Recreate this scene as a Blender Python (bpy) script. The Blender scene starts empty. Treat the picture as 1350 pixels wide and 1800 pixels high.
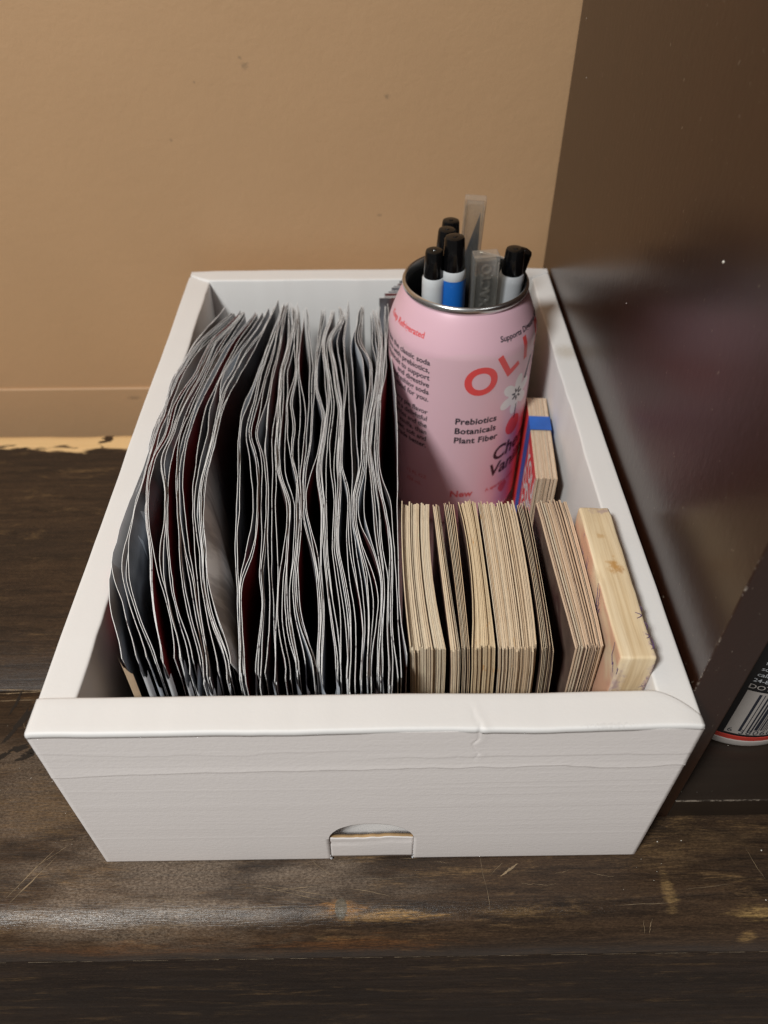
import bpy, bmesh, math, random
import numpy as np
from mathutils import Vector, Matrix

S = 0.001            # everything below is written in millimetres
sc = bpy.context.scene
COL = sc.collection
rng = np.random.default_rng(7)
random.seed(7)

# ------------------------------------------------------------------ camera
cam = bpy.data.cameras.new('camera')
cam.sensor_fit = 'VERTICAL'; cam.sensor_height = 36.0; cam.sensor_width = 27.0
cam.lens = 26.696; cam.clip_start = 0.01; cam.clip_end = 50.0
cam.dof.use_dof = True; cam.dof.focus_distance = 0.258; cam.dof.aperture_fstop = 12.5
co = bpy.data.objects.new('camera', cam); COL.objects.link(co)
R_ = Vector((0.99991956, -0.01185028, -0.00452175)); U_ = Vector((0.01150477, 0.69729572, 0.71669123)); F_ = Vector((0.00533999, 0.7166856, -0.69737596))
m4 = Matrix.Identity(4)
for i in range(3):
    m4[i][0] = R_[i]; m4[i][1] = U_[i]; m4[i][2] = -F_[i]
m4.translation = Vector((99.6207, -109.0917, 280.3658)) * S
co.matrix_world = m4
sc.camera = co

# ------------------------------------------------------------------ light
w = bpy.data.worlds.new('World'); sc.world = w; w.use_nodes = True
w.node_tree.nodes['Background'].inputs[0].default_value = (1.0, 0.90, 0.83, 1)
w.node_tree.nodes['Background'].inputs[1].default_value = 0.175

def lamp(name, pos, target, size, power, color):
    l = bpy.data.lights.new(name, 'AREA'); l.shape = 'DISK'; l.size = size; l.energy = power; l.color = color
    o = bpy.data.objects.new(name, l); COL.objects.link(o)
    p = Vector(pos) * S; t = Vector(target) * S
    o.location = p; o.rotation_euler = (t - p).to_track_quat('-Z', 'Y').to_euler()
    return o
lamp('ceiling_lamp', (-430, -600, 1120), (95, 130, 60), 0.22, 16.4, (0.965, 0.985, 0.965))

sc.view_settings.view_transform = 'Standard'; sc.view_settings.look = 'None'
sc.view_settings.exposure = 0.0; sc.view_settings.gamma = 1.0
try:
    sc.cycles.use_denoising = True
    sc.cycles.pixel_filter_type = 'BLACKMAN_HARRIS'; sc.cycles.filter_width = 1.4
    sc.cycles.max_bounces = 10; sc.cycles.transmission_bounces = 10; sc.cycles.glossy_bounces = 4; sc.cycles.diffuse_bounces = 4
    sc.cycles.caustics_reflective = False; sc.cycles.caustics_refractive = False
except Exception:
    pass

# ------------------------------------------------------------------ node helper
class G:
    def __init__(s, name):
        s.m = bpy.data.materials.new(name); s.m.use_nodes = True
        s.t = s.m.node_tree; s.t.nodes.clear()
        s.out = s.t.nodes.new('ShaderNodeOutputMaterial'); s.b = s.t.nodes.new('ShaderNodeBsdfPrincipled')
        s.t.links.new(s.b.outputs[0], s.out.inputs[0])
        s._co = None
    def put(s, sock, v):
        if isinstance(v, bpy.types.NodeSocket): s.t.links.new(v, sock)
        elif isinstance(v, (tuple, list)) and sock.type == 'RGBA' and len(v) == 3: sock.default_value = (*v, 1)
        else: sock.default_value = v
    def set(s, **k):
        for n, v in k.items(): s.put(s.b.inputs[n.replace('_', ' ')], v)
        return s.m
    def co(s):
        if s._co is None: s._co = s.t.nodes.new('ShaderNodeTexCoord').outputs['Object']
        return s._co
    def mp(s, scale=(1, 1, 1), loc=(0, 0, 0), rot=(0, 0, 0)):
        n = s.t.nodes.new('ShaderNodeMapping'); s.put(n.inputs[0], s.co()); n.inputs['Scale'].default_value = scale
        n.inputs['Location'].default_value = loc; n.inputs['Rotation'].default_value = rot; return n.outputs[0]
    def noise(s, scale=1.0, detail=4, rough=0.55, vec=None, w=None, dist=0.0):
        n = s.t.nodes.new('ShaderNodeTexNoise')
        if w is not None: n.noise_dimensions = '4D'; s.put(n.inputs['W'], w)
        s.put(n.inputs['Vector'], vec if vec is not None else s.co())
        n.inputs['Scale'].default_value = scale; n.inputs['Detail'].default_value = detail; n.inputs['Roughness'].default_value = rough
        n.inputs['Distortion'].default_value = dist
        return n.outputs[0]
    def rnd(s):
        return s.t.nodes.new('ShaderNodeObjectInfo').outputs['Random']
    def ramp(s, fac, pts, const=False):
        n = s.t.nodes.new('ShaderNodeValToRGB'); s.put(n.inputs[0], fac); e = n.color_ramp.elements
        if const: n.color_ramp.interpolation = 'CONSTANT'
        while len(e) < len(pts): e.new(0.5)
        for q, (p, c) in zip(e, pts):
            q.position = p; q.color = (*c, 1) if isinstance(c, (tuple, list)) else (c, c, c, 1)
        return n.outputs[0]
    def mix(s, fac, a, b, mode='MIX'):
        n = s.t.nodes.new('ShaderNodeMix'); n.data_type = 'RGBA'; n.blend_type = mode
        s.put(n.inputs[0], fac); s.put(n.inputs[6], a); s.put(n.inputs[7], b); return n.outputs[2]
    def ma(s, op, a, b=0.0, c=None):
        n = s.t.nodes.new('ShaderNodeMath'); n.operation = op; s.put(n.inputs[0], a); s.put(n.inputs[1], b)
        if c is not None: s.put(n.inputs[2], c)
        return n.outputs[0]
    def sep(s, v=None):
        n = s.t.nodes.new('ShaderNodeSeparateXYZ'); s.put(n.inputs[0], v if v is not None else s.co()); return n.outputs
    def step(s, v, lo, hi):
        n = s.t.nodes.new('ShaderNodeMapRange'); n.interpolation_type = 'SMOOTHSTEP'; s.put(n.inputs[0], v)
        n.inputs[1].default_value = lo; n.inputs[2].default_value = hi; return n.outputs[0]
    def spot(s, p, r, soft=0.5, squash=(1, 1, 1), wob=None):
        # a mark of its own at point p (mm), radius r (mm)
        n = s.t.nodes.new('ShaderNodeVectorMath'); n.operation = 'SUBTRACT'; s.put(n.inputs[0], s.co()); n.inputs[1].default_value = [a * S for a in p]
        q = s.t.nodes.new('ShaderNodeVectorMath'); q.operation = 'MULTIPLY'; s.put(q.inputs[0], n.outputs[0]); q.inputs[1].default_value = [1000.0 / r * a for a in squash]
        l = s.t.nodes.new('ShaderNodeVectorMath'); l.operation = 'LENGTH'; s.put(l.inputs[0], q.outputs[0])
        d = l.outputs['Value']
        if wob is not None: d = s.ma('ADD', d, wob)
        return s.step(d, 1.0, 1.0 - soft)
    def bump(s, h, strength=0.3, dist=0.0005):
        n = s.t.nodes.new('ShaderNodeBump'); n.inputs['Strength'].default_value = strength; n.inputs['Distance'].default_value = dist
        s.put(n.inputs['Height'], h); return n.outputs[0]

def plain(name, col, rough=0.5, var=0.0, **k):
    g = G(name); c = col
    if var: c = g.mix(g.ramp(g.noise(90, 5), [(0.35, 0.0), (0.7, 1.0)]), tuple(a * (1 - var) for a in col), tuple(min(1, a * (1 + var * .5)) for a in col))
    g.set(Base_Color=c, Roughness=rough, **k); return g.m

# ---- wall paint
g = G('wall_paint')
n1 = g.noise(7, 3); n2 = g.noise(420, 4, 0.6)
base = g.mix(g.ramp(n1, [(0.3, 0.0), (0.7, 1.0)]), (0.505, 0.310, 0.166), (0.545, 0.335, 0.180))
scuff = g.noise(900, 3)
for p, r, sq in (((38.8, 291.5, 182.8), 2.2, (1, 1, 1)), ((37.0, 291.5, 186.0), 1.2, (1, 1, 1)), ((105.2, 291.5, 168.9), 1.6, (1, 1, 1)), ((101.2, 291.5, 111.5), 1.8, (1, 1, 1.4)), ((60, 291.5, 230), 1.2, (1, 1, 1)), ((-56.1, 290, -4), 6.0, (1, 1, 3.2)), ((-2, 291.5, 150), 1.0, (1, 1, 1)), ((14, 291.5, 176), .9, (1, 1, 1))):
    base = g.mix(g.ma('MULTIPLY', g.spot(p, r, 0.9, sq, g.ma('MULTIPLY', g.ma('SUBTRACT', scuff, 0.5), 1.6)), 0.5), base, (0.20, 0.14, 0.085))
MAT = {}
MAT['wall'] = g.set(Base_Color=base, Roughness=0.52, Normal=g.bump(g.ma('ADD', n2, g.ma('MULTIPLY', g.noise(110, 2), 1.4)), 0.32, 0.0004))

# ---- worn dark stained table wood (grain along x)
def wood(name, rear=False, lip=True, apron=False):
    g = G(name)
    xyz = g.sep()
    warp = g.noise(9, 3)
    grain = g.noise(1.0, 7, 0.68, g.mp((20, 300, 300)), dist=0.8)
    fine = g.noise(1.0, 4, 0.75, g.mp((130, 1500, 1500)))
    big = g.noise(1.0, 3, 0.5, g.mp((5, 14, 14)))
    c = g.mix(g.ramp(grain, [(0.34, 0.0), (0.66, 1.0)]), (0.018, 0.0104, 0.0062), (0.074, 0.0415, 0.0215) if not apron else (0.050, 0.031, 0.021))
    c = g.mix(g.ma('MULTIPLY', g.ramp(fine, [(0.5, 0.0), (0.74, 1.0)]), 0.6), c, (0.135, 0.082, 0.043))
    c = g.mix(g.ramp(big, [(0.38, 0.6), (0.62, 0.0)]), c, (0.015, 0.0105, 0.008))
    # rubbed-through streaks following the grain
    rub = g.noise(1.0, 7, 0.72, g.mp((26, 130, 130), (3.1, 0, 0)), dist=0.6)
    rubm = g.ma('MULTIPLY', g.ramp(rub, [(0.55, 0.0), (0.70, 1.0)]), g.ramp(fine, [(0.38, 0.0), (0.6, 1.0)]))
    c = g.mix(g.ma('MULTIPLY', rubm, 0.7), c, (0.25, 0.15, 0.065))
    if lip:
        # lamp sheen on the left front, painted into the colour as grey-brown speckle
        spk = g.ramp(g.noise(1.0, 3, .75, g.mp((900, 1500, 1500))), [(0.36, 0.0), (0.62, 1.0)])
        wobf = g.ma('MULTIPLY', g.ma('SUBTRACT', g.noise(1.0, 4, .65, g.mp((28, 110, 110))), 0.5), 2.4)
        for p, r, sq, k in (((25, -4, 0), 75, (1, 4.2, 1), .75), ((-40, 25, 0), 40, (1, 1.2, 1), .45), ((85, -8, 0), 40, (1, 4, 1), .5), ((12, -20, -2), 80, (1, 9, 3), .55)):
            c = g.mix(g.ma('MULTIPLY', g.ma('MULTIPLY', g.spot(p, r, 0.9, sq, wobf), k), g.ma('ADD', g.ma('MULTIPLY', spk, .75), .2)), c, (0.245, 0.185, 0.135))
        wob = g.ma('MULTIPLY', g.ma('SUBTRACT', g.noise(1.0, 5, 0.7, g.mp((70, 420, 420))), 0.5), 2.6)
        for p, r, sq, k, colr in (((86, -16.5, 0), 11, (1, 3.2, 1), .8, (0.36, 0.165, 0.042)), ((102, -18.5, -1), 20, (1, 9, 1), .8, (0.42, 0.24, 0.085)), ((150, -18, -2), 24, (1, 11, 1), .28, (0.30, 0.18, 0.07)),
                                  ((92, -25.5, -9), 40, (1, 12, 6), .5, (0.17, 0.062, 0.014)), ((228, -19, -1), 13, (1, 4.5, 1), .7, (0.38, 0.24, 0.09)), ((225, -26, -9), 4, (1, 1, .8), .7, (0.33, 0.20, 0.075)), ((199, -13, 0), 7, (2.2, .8, 1), .6, (0.32, 0.20, 0.08)),
                                  ((10, -26, -10), 50, (1, 16, 8), .45, (0.16, 0.060, 0.016)), ((55, 20, 0), 30, (1, 3, 1), .25, (0.2, 0.13, 0.06)), ((215, 5, 0), 30, (1, 4, 1), .28, (0.20, 0.12, 0.055)), ((-25, 20, 0), 30, (1, 2, 1), .32, (0.22, 0.13, 0.055)), ((196, -2, 0), 24, (1, 5, 1), .28, (0.20, 0.12, 0.055))):
            c = g.mix(g.ma('MULTIPLY', g.ma('MULTIPLY', g.spot(p, r, 0.8, sq, wob), k), g.ma('ADD', .25, g.ma('MULTIPLY', g.ramp(fine, [(0.40, 0.0), (0.58, 1.0)]), .75))), c, colr)
        c = g.mix(g.ma('MULTIPLY', g.spot((84.6, -16.8, 0), 3.2, .25, (1.3, .8, 1), g.ma('MULTIPLY', wob, .2)), .9), c, (0.10, 0.085, 0.06))
    micro = g.noise(1.0, 3, .8, g.mp((800, 1900, 1900)))
    c = g.mix(1.0, c, g.ramp(micro, [(0.30, (0.52, 0.50, 0.49)), (0.70, (1.45, 1.45, 1.45))]), 'MULTIPLY')
    if rear:
        wob2 = g.ma('MULTIPLY', g.ma('SUBTRACT', g.noise(1.0, 4, 0.6, g.mp((26, 55, 55), (.3, 0, 0))), 0.5), 0.030)
        edge = g.step(g.ma('ADD', xyz[1], wob2), 0.2315, 0.2345)
        flake = g.ramp(g.noise(1.0, 3, 0.55, g.mp((22, 70, 70), (.71, .2, 0)), dist=0.8), [(0.355, 0.0), (0.385, 1.0)])
        rawc = g.mix(g.noise(1.0, 4, .6, g.mp((16, 200, 200))), (0.74, 0.48, 0.22), (0.90, 0.62, 0.32))
        c = g.mix(g.ma('MULTIPLY', edge, flake), c, rawc)
    lipm = g.ma('MULTIPLY', g.step(xyz[1], -0.0125, -0.0175), g.step(xyz[2], -0.0095, -0.006)) if lip else 0.0
    rough = g.ma('ADD', g.ma('MULTIPLY', g.noise(1.0, 4, .6, g.mp((18, 120, 120))), 0.30), 0.30 if not apron else 0.40)
    if lip: rough = g.ma('MULTIPLY', rough, g.ma('SUBTRACT', 1.0, g.ma('MULTIPLY', lipm, 0.4)))
    h = g.ma('ADD', g.ma('MULTIPLY', grain, 0.7), g.ma('ADD', g.ma('MULTIPLY', fine, 0.5), g.ma('MULTIPLY', g.noise(70, 3), .5)))
    return g.set(Base_Color=c, Roughness=rough, Specular_IOR_Level=0.34 if not apron else 0.10, Normal=g.bump(h, 0.55, 0.0005))
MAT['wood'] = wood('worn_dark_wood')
MAT['wood_rear'] = wood('worn_dark_wood_rear', rear=True, lip=False)
MAT['wood_apron'] = wood('dark_apron_wood', lip=False, apron=True)

# ---- dark lacquered cabinet board
g = G('dark_lacquer')
streak = g.noise(1.0, 5, 0.6, g.mp((60, 60, 5)))
xyz = g.sep()
peel = g.noise(1.0, 3, 0.5, g.mp((900, 420, 300)))
c = g.mix(streak, (0.019, 0.0058, 0.0026), (0.032, 0.0105, 0.0048))
chip = g.ramp(g.noise(1.0, 4, 0.7, g.mp((300, 300, 170))), [(0.50, 0.0), (0.60, 1.0)])
edge = g.ma('MULTIPLY', g.step(xyz[1], 0.01445, 0.0138), g.step(xyz[0], 0.1924, 0.1918))
c = g.mix(g.ma('MULTIPLY', edge, g.ma('MULTIPLY', chip, 0.85)), c, (0.42, 0.36, 0.30))
c = g.mix(g.ma('MULTIPLY', g.ramp(g.noise(1.0, 2, .5, g.mp((1500, 700, 420))), [(0.735, 0.0), (0.75, 1.0)]), 0.5), c, (0.25, 0.20, 0.15))
MAT['lacquer'] = g.set(Base_Color=c, Roughness=0.28, Specular_IOR_Level=0.8, Normal=g.bump(g.ma('ADD', peel, g.ma('MULTIPLY', streak, .3)), 0.15, 0.0004))
g = G('dark_shelf_lacquer')
xyz = g.sep()
streak = g.noise(1.0, 5, 0.6, g.mp((9, 160, 160)))
c = g.mix(streak, (0.014, 0.009, 0.0065), (0.030, 0.020, 0.0135))
chip = g.ramp(g.noise(1.0, 4, 0.7, g.mp((190, 300, 300))), [(0.46, 0.0), (0.56, 1.0)])
edge = g.ma('MULTIPLY', g.step(xyz[1], 0.01455, 0.0138), g.step(xyz[2], 0.0118, 0.0123))
c = g.mix(g.ma('MULTIPLY', edge, g.ma('MULTIPLY', chip, 0.8)), c, (0.40, 0.33, 0.26))
MAT['shelf'] = g.set(Base_Color=c, Roughness=0.40, Normal=g.bump(streak, 0.25, 0.0003))

# ---- white box board
def white_board(name, fibre):
    g = G(name)
    n = g.noise(1.0, 4, .6, g.mp((450, 640, 640) if fibre else (500, 500, 500)))
    m = g.noise(1.0, 4, .65, g.mp((900, 900, 1000)))
    c = g.mix(g.noise(25, 3), (0.805, 0.782, 0.768), (0.835, 0.813, 0.797)) if not fibre else g.mix(g.noise(25, 3), (0.835, 0.775, 0.752), (0.860, 0.802, 0.778))
    xyz = g.sep()
    c = g.mix(g.ma('MULTIPLY', g.ramp(g.noise(600, 2), [(0.80, 0.0), (0.83, 1.0)]), 0.35), c, (0.30, 0.25, 0.22))
    if not fibre:
        c = g.mix(g.ma('MULTIPLY', g.spot((186.5, 192, 90), 9, .9, (1, 1, 1), g.ma('MULTIPLY', g.ma('SUBTRACT', m, .5), .8)), .45), c, (0.45, 0.36, 0.24))
        c = g.mix(g.ma('MULTIPLY', g.spot((163, .4, 90), 7, .6, (1, 9, 3), g.ma('MULTIPLY', g.ma('SUBTRACT', g.noise(1400, 2), .5), 4)), .12), c, (0.25, 0.22, 0.20))
    h = g.ma('ADD', g.ma('MULTIPLY', n, 1.0), g.ma('MULTIPLY', m, 0.7))
    return g.set(Base_Color=c, Roughness=0.55, Normal=g.bump(h, 0.26 if fibre else 0.12, 0.0003))
MAT['board'] = white_board('white_board', False)
MAT['board_front'] = white_board('white_corrugated_board', True)
MAT['kraft'] = plain('brown_board_core', (0.46, 0.29, 0.14), 0.8, 0.4)

# ---- leaflets
g = G('glossy_dark_print')
r = g.rnd()
wv = g.ma('MULTIPLY', r, 37.0)
n = g.noise(1.0, 3, 0.5, g.mp((30, 22, 22)), w=wv)
c = g.ramp(n, [(0.30, (0.008, 0.008, 0.010)), (0.45, (0.26, 0.27, 0.30)), (0.54, (0.10, 0.09, 0.095)), (0.63, (0.18, 0.04, 0.04)), (0.72, (0.12, 0.10, 0.10))])
MAT['print'] = g.set(Base_Color=c, Roughness=0.27, Specular_IOR_Level=0.55, Normal=g.bump(g.noise(130, 2), 0.10, 0.0006))
g = G('glossy_red_print')
c = g.ramp(g.noise(1.0, 3, 0.5, g.mp((30, 26, 26))), [(0.30, (0.34, 0.024, 0.026)), (0.60, (0.22, 0.018, 0.02)), (0.78, (0.06, 0.02, 0.02))])
MAT['print_red'] = g.set(Base_Color=c, Roughness=0.28, Normal=g.bump(g.noise(130, 2), 0.10, 0.0006))
g = G('pale_print_with_red')
rd = g.spot((0, 40, 70), 34, .95, (1, 1, .6))
MAT['print_pale'] = g.set(Base_Color=g.mix(g.ma('MULTIPLY', rd, .9), (0.05, 0.045, 0.05), (0.62, 0.04, 0.04)), Roughness=0.35)
g = G('glossy_navy_print')
c = g.ramp(g.noise(1.0, 2, 0.5, g.mp((20, 20, 20))), [(0.35, (0.40, 0.44, 0.50)), (0.62, (0.62, 0.64, 0.67))])
MAT['print_navy'] = g.set(Base_Color=c, Roughness=0.30, Normal=g.bump(g.noise(130, 2), 0.10, 0.0006))
g = G('print_painted_gloss')
xyz = g.sep()
st = g.noise(1.0, 4, 0.6, g.mp((60, 62, 17), (.2, .1, .3), (0.5, 0, 0)), dist=0.4)  # pale streaks painted in place of gloss reflections on the leaflet's front part
msk = g.ma('MULTIPLY', g.step(xyz[1], 0.104, 0.066), 1.0)
c = g.mix(msk, (0.035, 0.022, 0.024), g.mix(g.ramp(st, [(0.44, 0.0), (0.56, 1.0)]), (0.50, 0.48, 0.47), (0.86, 0.84, 0.82)))
MAT['print_gloss_streak'] = g.set(Base_Color=c, Roughness=0.27)
g = G('cut_paper_edge')
nick = g.ramp(g.noise(1.0, 3, .7, g.mp((600, 420, 420)), w=g.ma('MULTIPLY', g.rnd(), 60.0)), [(0.31, 0.0), (0.41, 1.0)])
tone = g.mix(g.ramp(g.rnd(), [(0.0, 0.0), (1.0, 1.0)]), (0.78, 0.77, 0.77), (0.90, 0.89, 0.885))
MAT['paper_edge'] = g.set(Base_Color=g.mix(nick, (0.16, 0.13, 0.135), tone), Roughness=0.7)
MAT['flap'] = plain('white_paper_flap', (0.66, 0.67, 0.70), 0.32, 0.12)
MAT['tan_flap'] = plain('tan_paper_flap', (0.62, 0.45, 0.30), 0.5, 0.12)

# ---- cards
def card_edge(name, lo, hi, acc=(0.62, 0.36, 0.13)):
    g = G(name)
    r = g.rnd()
    fib = g.noise(1.0, 5, .7, g.mp((2000, 240, 240)), w=g.ma('MULTIPLY', r, 50.0))
    t = g.ramp(r, [(0.0, lo), (0.35, tuple((a + b) / 2 for a, b in zip(lo, hi))), (0.8, hi), (1.0, (0.72, 0.62, 0.47))])
    c = g.mix(g.ramp(fib, [(0.36, 0.26), (0.6, 0.0)]), t, tuple(a * q for a, q in zip(lo, (.52, .44, .38))))
    c = g.mix(g.ramp(g.noise(1.0, 3, .6, g.mp((500, 160, 160)), w=g.ma('MULTIPLY', r, 91.0)), [(0.63, 0.0), (0.71, 0.7)]), c, acc)
    return g.set(Base_Color=c, Roughness=0.85, Normal=g.bump(fib, 0.5, 0.0002))
MAT['card_edge'] = card_edge('grey_board_edge', (0.65, 0.475, 0.305), (0.87, 0.69, 0.485))
MAT['card_edge_b'] = card_edge('brown_board_edge', (0.60, 0.425, 0.28), (0.76, 0.57, 0.41), (0.50, 0.31, 0.19))
MAT['card_edge_c'] = card_edge('pale_board_edge', (0.64, 0.485, 0.32), (0.85, 0.70, 0.505), (0.72, 0.70, 0.46))
MAT['card_edge_d'] = card_edge('orange_board_edge', (0.62, 0.44, 0.25), (0.84, 0.66, 0.43), (0.66, 0.30, 0.06))
g = G('card_print')
c = g.ramp(g.noise(1.0, 3, .5, g.mp((60, 45, 45)), w=g.ma('MULTIPLY', g.rnd(), 33.0)), [(0.3, (0.08, 0.055, 0.045)), (0.5, (0.20, 0.13, 0.10)), (0.62, (0.10, 0.045, 0.04)), (0.75, (0.25, 0.2, 0.15))])
MAT['card_face'] = g.set(Base_Color=c, Roughness=0.4)

# ---- wood block
g = G('pale_block_wood')
ring = g.noise(1.0, 3, .5, g.mp((240, 11, 22)), dist=.3)
line = g.noise(1.0, 5, .65, g.mp((900, 26, 40)))
c = g.mix(g.ramp(ring, [(0.32, 0.0), (0.68, 1.0)]), (0.76, 0.59, 0.37), (0.90, 0.745, 0.52))
c = g.mix(g.ramp(line, [(0.40, 0.35), (0.56, 0.0)]), c, (0.50, 0.32, 0.15))
wb = g.ma('MULTIPLY', g.ma('SUBTRACT', g.noise(420, 3), .5), 2.2)
for p, r, k, colr, sq in (((174.5, 52, 98), 3.2, .8, (0.50, 0.24, 0.05), (1.2, .7, 1)), ((175.8, 50, 98), 1.4, .7, (0.42, 0.19, 0.04), (1, 1, 1)), ((172.6, 66, 98), 2.0, .5, (0.5, 0.27, 0.08), (1, 1, 1)), ((176.3, 78, 98), 3.4, .45, (0.30, 0.20, 0.30), (.7, 1.6, 1)),
                    ((172, 17, 60), 3, .5, (0.5, 0.27, 0.09), (1, 1, 1)), ((171, 17, 76), 2, .7, (0.45, 0.22, 0.05), (1, 1, 1)), ((176, 17, 75), 2, .6, (0.45, 0.22, 0.06), (1, 1, 1)),
                    ((179.2, 22, 92), 6, .55, (0.25, 0.14, 0.34), (2, .6, .8)), ((169.5, 17, 84), 5, .5, (0.26, 0.15, 0.33), (2, 1, .5)), ((179, 17, 84), 4, .5, (0.26, 0.15, 0.33), (2, 1, .4))):
    c = g.mix(g.ma('MULTIPLY', g.spot(p, r, .9, sq, wb), k), c, colr)
xyz = g.sep()
c = g.mix(g.ma('MULTIPLY', g.step(xyz[0], 0.1686, 0.1682), .85), c, (0.70, 0.37, 0.245))
MAT['block'] = g.set(Base_Color=c, Roughness=0.62, Normal=g.bump(line, 0.4, 0.0003))
MAT['pencil'] = plain('purple_pen_ink', (0.10, 0.055, 0.16), 0.6)

# ---- soda can, pens, plastic
g = G('pink_can_paint')
xyz = g.sep()     # can-local
ang = g.ma('ARCTAN2', xyz[1], xyz[0])
glow = g.ma('MULTIPLY', g.step(ang, -1.18, -0.62), g.step(xyz[2], 0.054, 0.020))
c = g.mix(g.ma('MULTIPLY', glow, .4), (0.79, 0.52, 0.585), (0.74, 0.15, 0.15))
wave = g.ma('ADD', xyz[2], g.ma('MULTIPLY', g.ma('SINE', g.ma('MULTIPLY', ang, 5.0)), 0.0022))
c = g.mix(g.ma('MULTIPLY', g.step(wave, 0.1030, 0.1036), .55), c, (0.83, 0.51, 0.61))
MAT['pink'] = g.set(Base_Color=c, Roughness=0.40, Metallic=0.05, Specular_IOR_Level=0.35, Coat_Weight=0.12, Coat_Roughness=0.16, Normal=g.bump(g.noise(35, 2), 0.06, 0.001))
MAT['metal'] = plain('brushed_aluminium', (0.66, 0.66, 0.66), 0.26, 0.1, Metallic=1.0)
MAT['metal_dark'] = plain('dull_can_lining', (0.30, 0.30, 0.30), 0.35, 0.1, Metallic=1.0)
MAT['ink_red'] = plain('coral_ink', (0.80, 0.085, 0.085), 0.4)
MAT['ink_dark'] = plain('dark_teal_ink', (0.018, 0.020, 0.030), 0.45)
MAT['ink_maroon'] = plain('dark_maroon_ink', (0.045, 0.010, 0.012), 0.5)
MAT['worn_line'] = plain('worn_edge_line', (0.46, 0.36, 0.24), 0.7, 0.5)
MAT['ink_white'] = plain('white_ink', (0.83, 0.80, 0.79), 0.4)
MAT['ink_red2'] = plain('faded_red_ink', (0.66, 0.10, 0.11), 0.45)
MAT['cap_black'] = plain('black_pen_plastic', (0.0035, 0.0035, 0.004), 0.14, 0.2, Specular_IOR_Level=0.35)
MAT['barrel_grey'] = plain('grey_pen_plastic', (0.47, 0.48, 0.50), 0.28, 0.06)
MAT['barrel_white'] = plain('pale_pen_plastic', (0.66, 0.68, 0.70), 0.28, 0.06)
g = G('blue_pen_plastic')
MAT['barrel_blue'] = g.set(Base_Color=g.mix(g.ramp(g.noise(1.0, 2, .5, g.mp((1400, 1400, 1400))), [(0.66, 0.0), (0.72, 0.6)]), (0.012, 0.135, 0.52), (0.05, 0.25, 0.68)), Roughness=0.38)
g = G('clear_plastic')
lw = g.t.nodes.new('ShaderNodeLayerWeight'); lw.inputs[0].default_value = 0.42
tr = g.t.nodes.new('ShaderNodeBsdfTransparent'); tr.inputs[0].default_value = (0.93, 0.92, 0.89, 1)
gl = g.t.nodes.new('ShaderNodeBsdfGlossy'); gl.inputs[0].default_value = (0.95, 0.95, 0.95, 1); gl.inputs[1].default_value = 0.12
df = g.t.nodes.new('ShaderNodeBsdfDiffuse'); df.inputs[0].default_value = (0.75, 0.73, 0.70, 1)
m1 = g.t.nodes.new('ShaderNodeMixShader'); m1.inputs[0].default_value = 0.35
g.t.links.new(gl.outputs[0], m1.inputs[1]); g.t.links.new(df.outputs[0], m1.inputs[2])
m2 = g.t.nodes.new('ShaderNodeMixShader'); g.t.links.new(g.ma('ADD', g.ma('MULTIPLY', lw.outputs['Facing'], 0.55), 0.10), m2.inputs[0])
g.t.links.new(tr.outputs[0], m2.inputs[1]); g.t.links.new(m1.outputs[0], m2.inputs[2]); g.t.links.new(m2.outputs[0], g.out.inputs[0])
MAT['clear'] = g.m; g.set(Base_Color=(0.97, 0.96, 0.94), Roughness=0.12, IOR=1.30, Transmission_Weight=0.86, Normal=g.bump(g.noise(260, 3), 0.12, 0.0005))
MAT['steel'] = plain('blade_steel', (0.36, 0.36, 0.44), 0.24, 0.1, Metallic=1.0)
MAT['tape_blue'] = plain('blue_tape', (0.03, 0.13, 0.50), 0.5, 0.15)
g = G('red_pack_print')
MAT['pack_red'] = g.set(Base_Color=g.mix(g.ramp(g.noise(150, 3), [(.4, 0.), (.6, 1.)]), (0.80, 0.055, 0.055), (0.84, 0.09, 0.08)), Roughness=0.4)
MAT['spray_black'] = plain('black_spray_label', (0.010, 0.010, 0.011), 0.35, 0.1)
MAT['spray_white'] = plain('white_spray_label', (0.38, 0.345, 0.32), 0.4, 0.05)
MAT['spray_red'] = plain('red_spray_band', (0.48, 0.045, 0.03), 0.4, 0.1)
MAT['scratch'] = plain('bare_scratch', (0.27, 0.19, 0.11), 0.6, 0.6)
MAT['lint'] = plain('pale_lint', (0.75, 0.70, 0.62), 0.7)
MAT['black_flake'] = plain('black_paint_scuff', (0.006, 0.005, 0.005), 0.4, 0.3)

# ------------------------------------------------------------------ object helpers
def obj(name, verts, faces, mats, parent=None, origin=(0, 0, 0), mi=None, smooth=False):
    me = bpy.data.meshes.new(name)
    O = np.asarray(origin, float)
    v = (np.asarray(verts, float) - O) * S
    me.from_pydata(v.tolist(), [], [tuple(int(i) for i in f) for f in faces])
    for m in (mats if isinstance(mats, (list, tuple)) else [mats]): me.materials.append(m)
    if mi is not None: me.polygons.foreach_set('material_index', list(mi))
    if smooth: me.polygons.foreach_set('use_smooth', [True] * len(me.polygons))
    me.update()
    o = bpy.data.objects.new(name, me); COL.objects.link(o)
    if parent is None: o.location = O * S
    else: o.parent = parent
    return o
def tag(o, label=None, cat=None, group=None, kind=None):
    for k, v in (('label', label), ('category', cat), ('group', group), ('kind', kind)):
        if v: o[k] = v
    return o
def thing(name, label, cat, loc, group=None):
    o = bpy.data.objects.new(name, None); COL.objects.link(o); o.location = Vector(loc) * S; o.empty_display_size = 0.01
    return tag(o, label, cat, group)
def bevel(o, w, seg=2, ang=0.6):
    m = o.modifiers.new('bevel', 'BEVEL'); m.width = w * S; m.segments = seg; m.limit_method = 'ANGLE'; m.angle_limit = ang; return o
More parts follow.
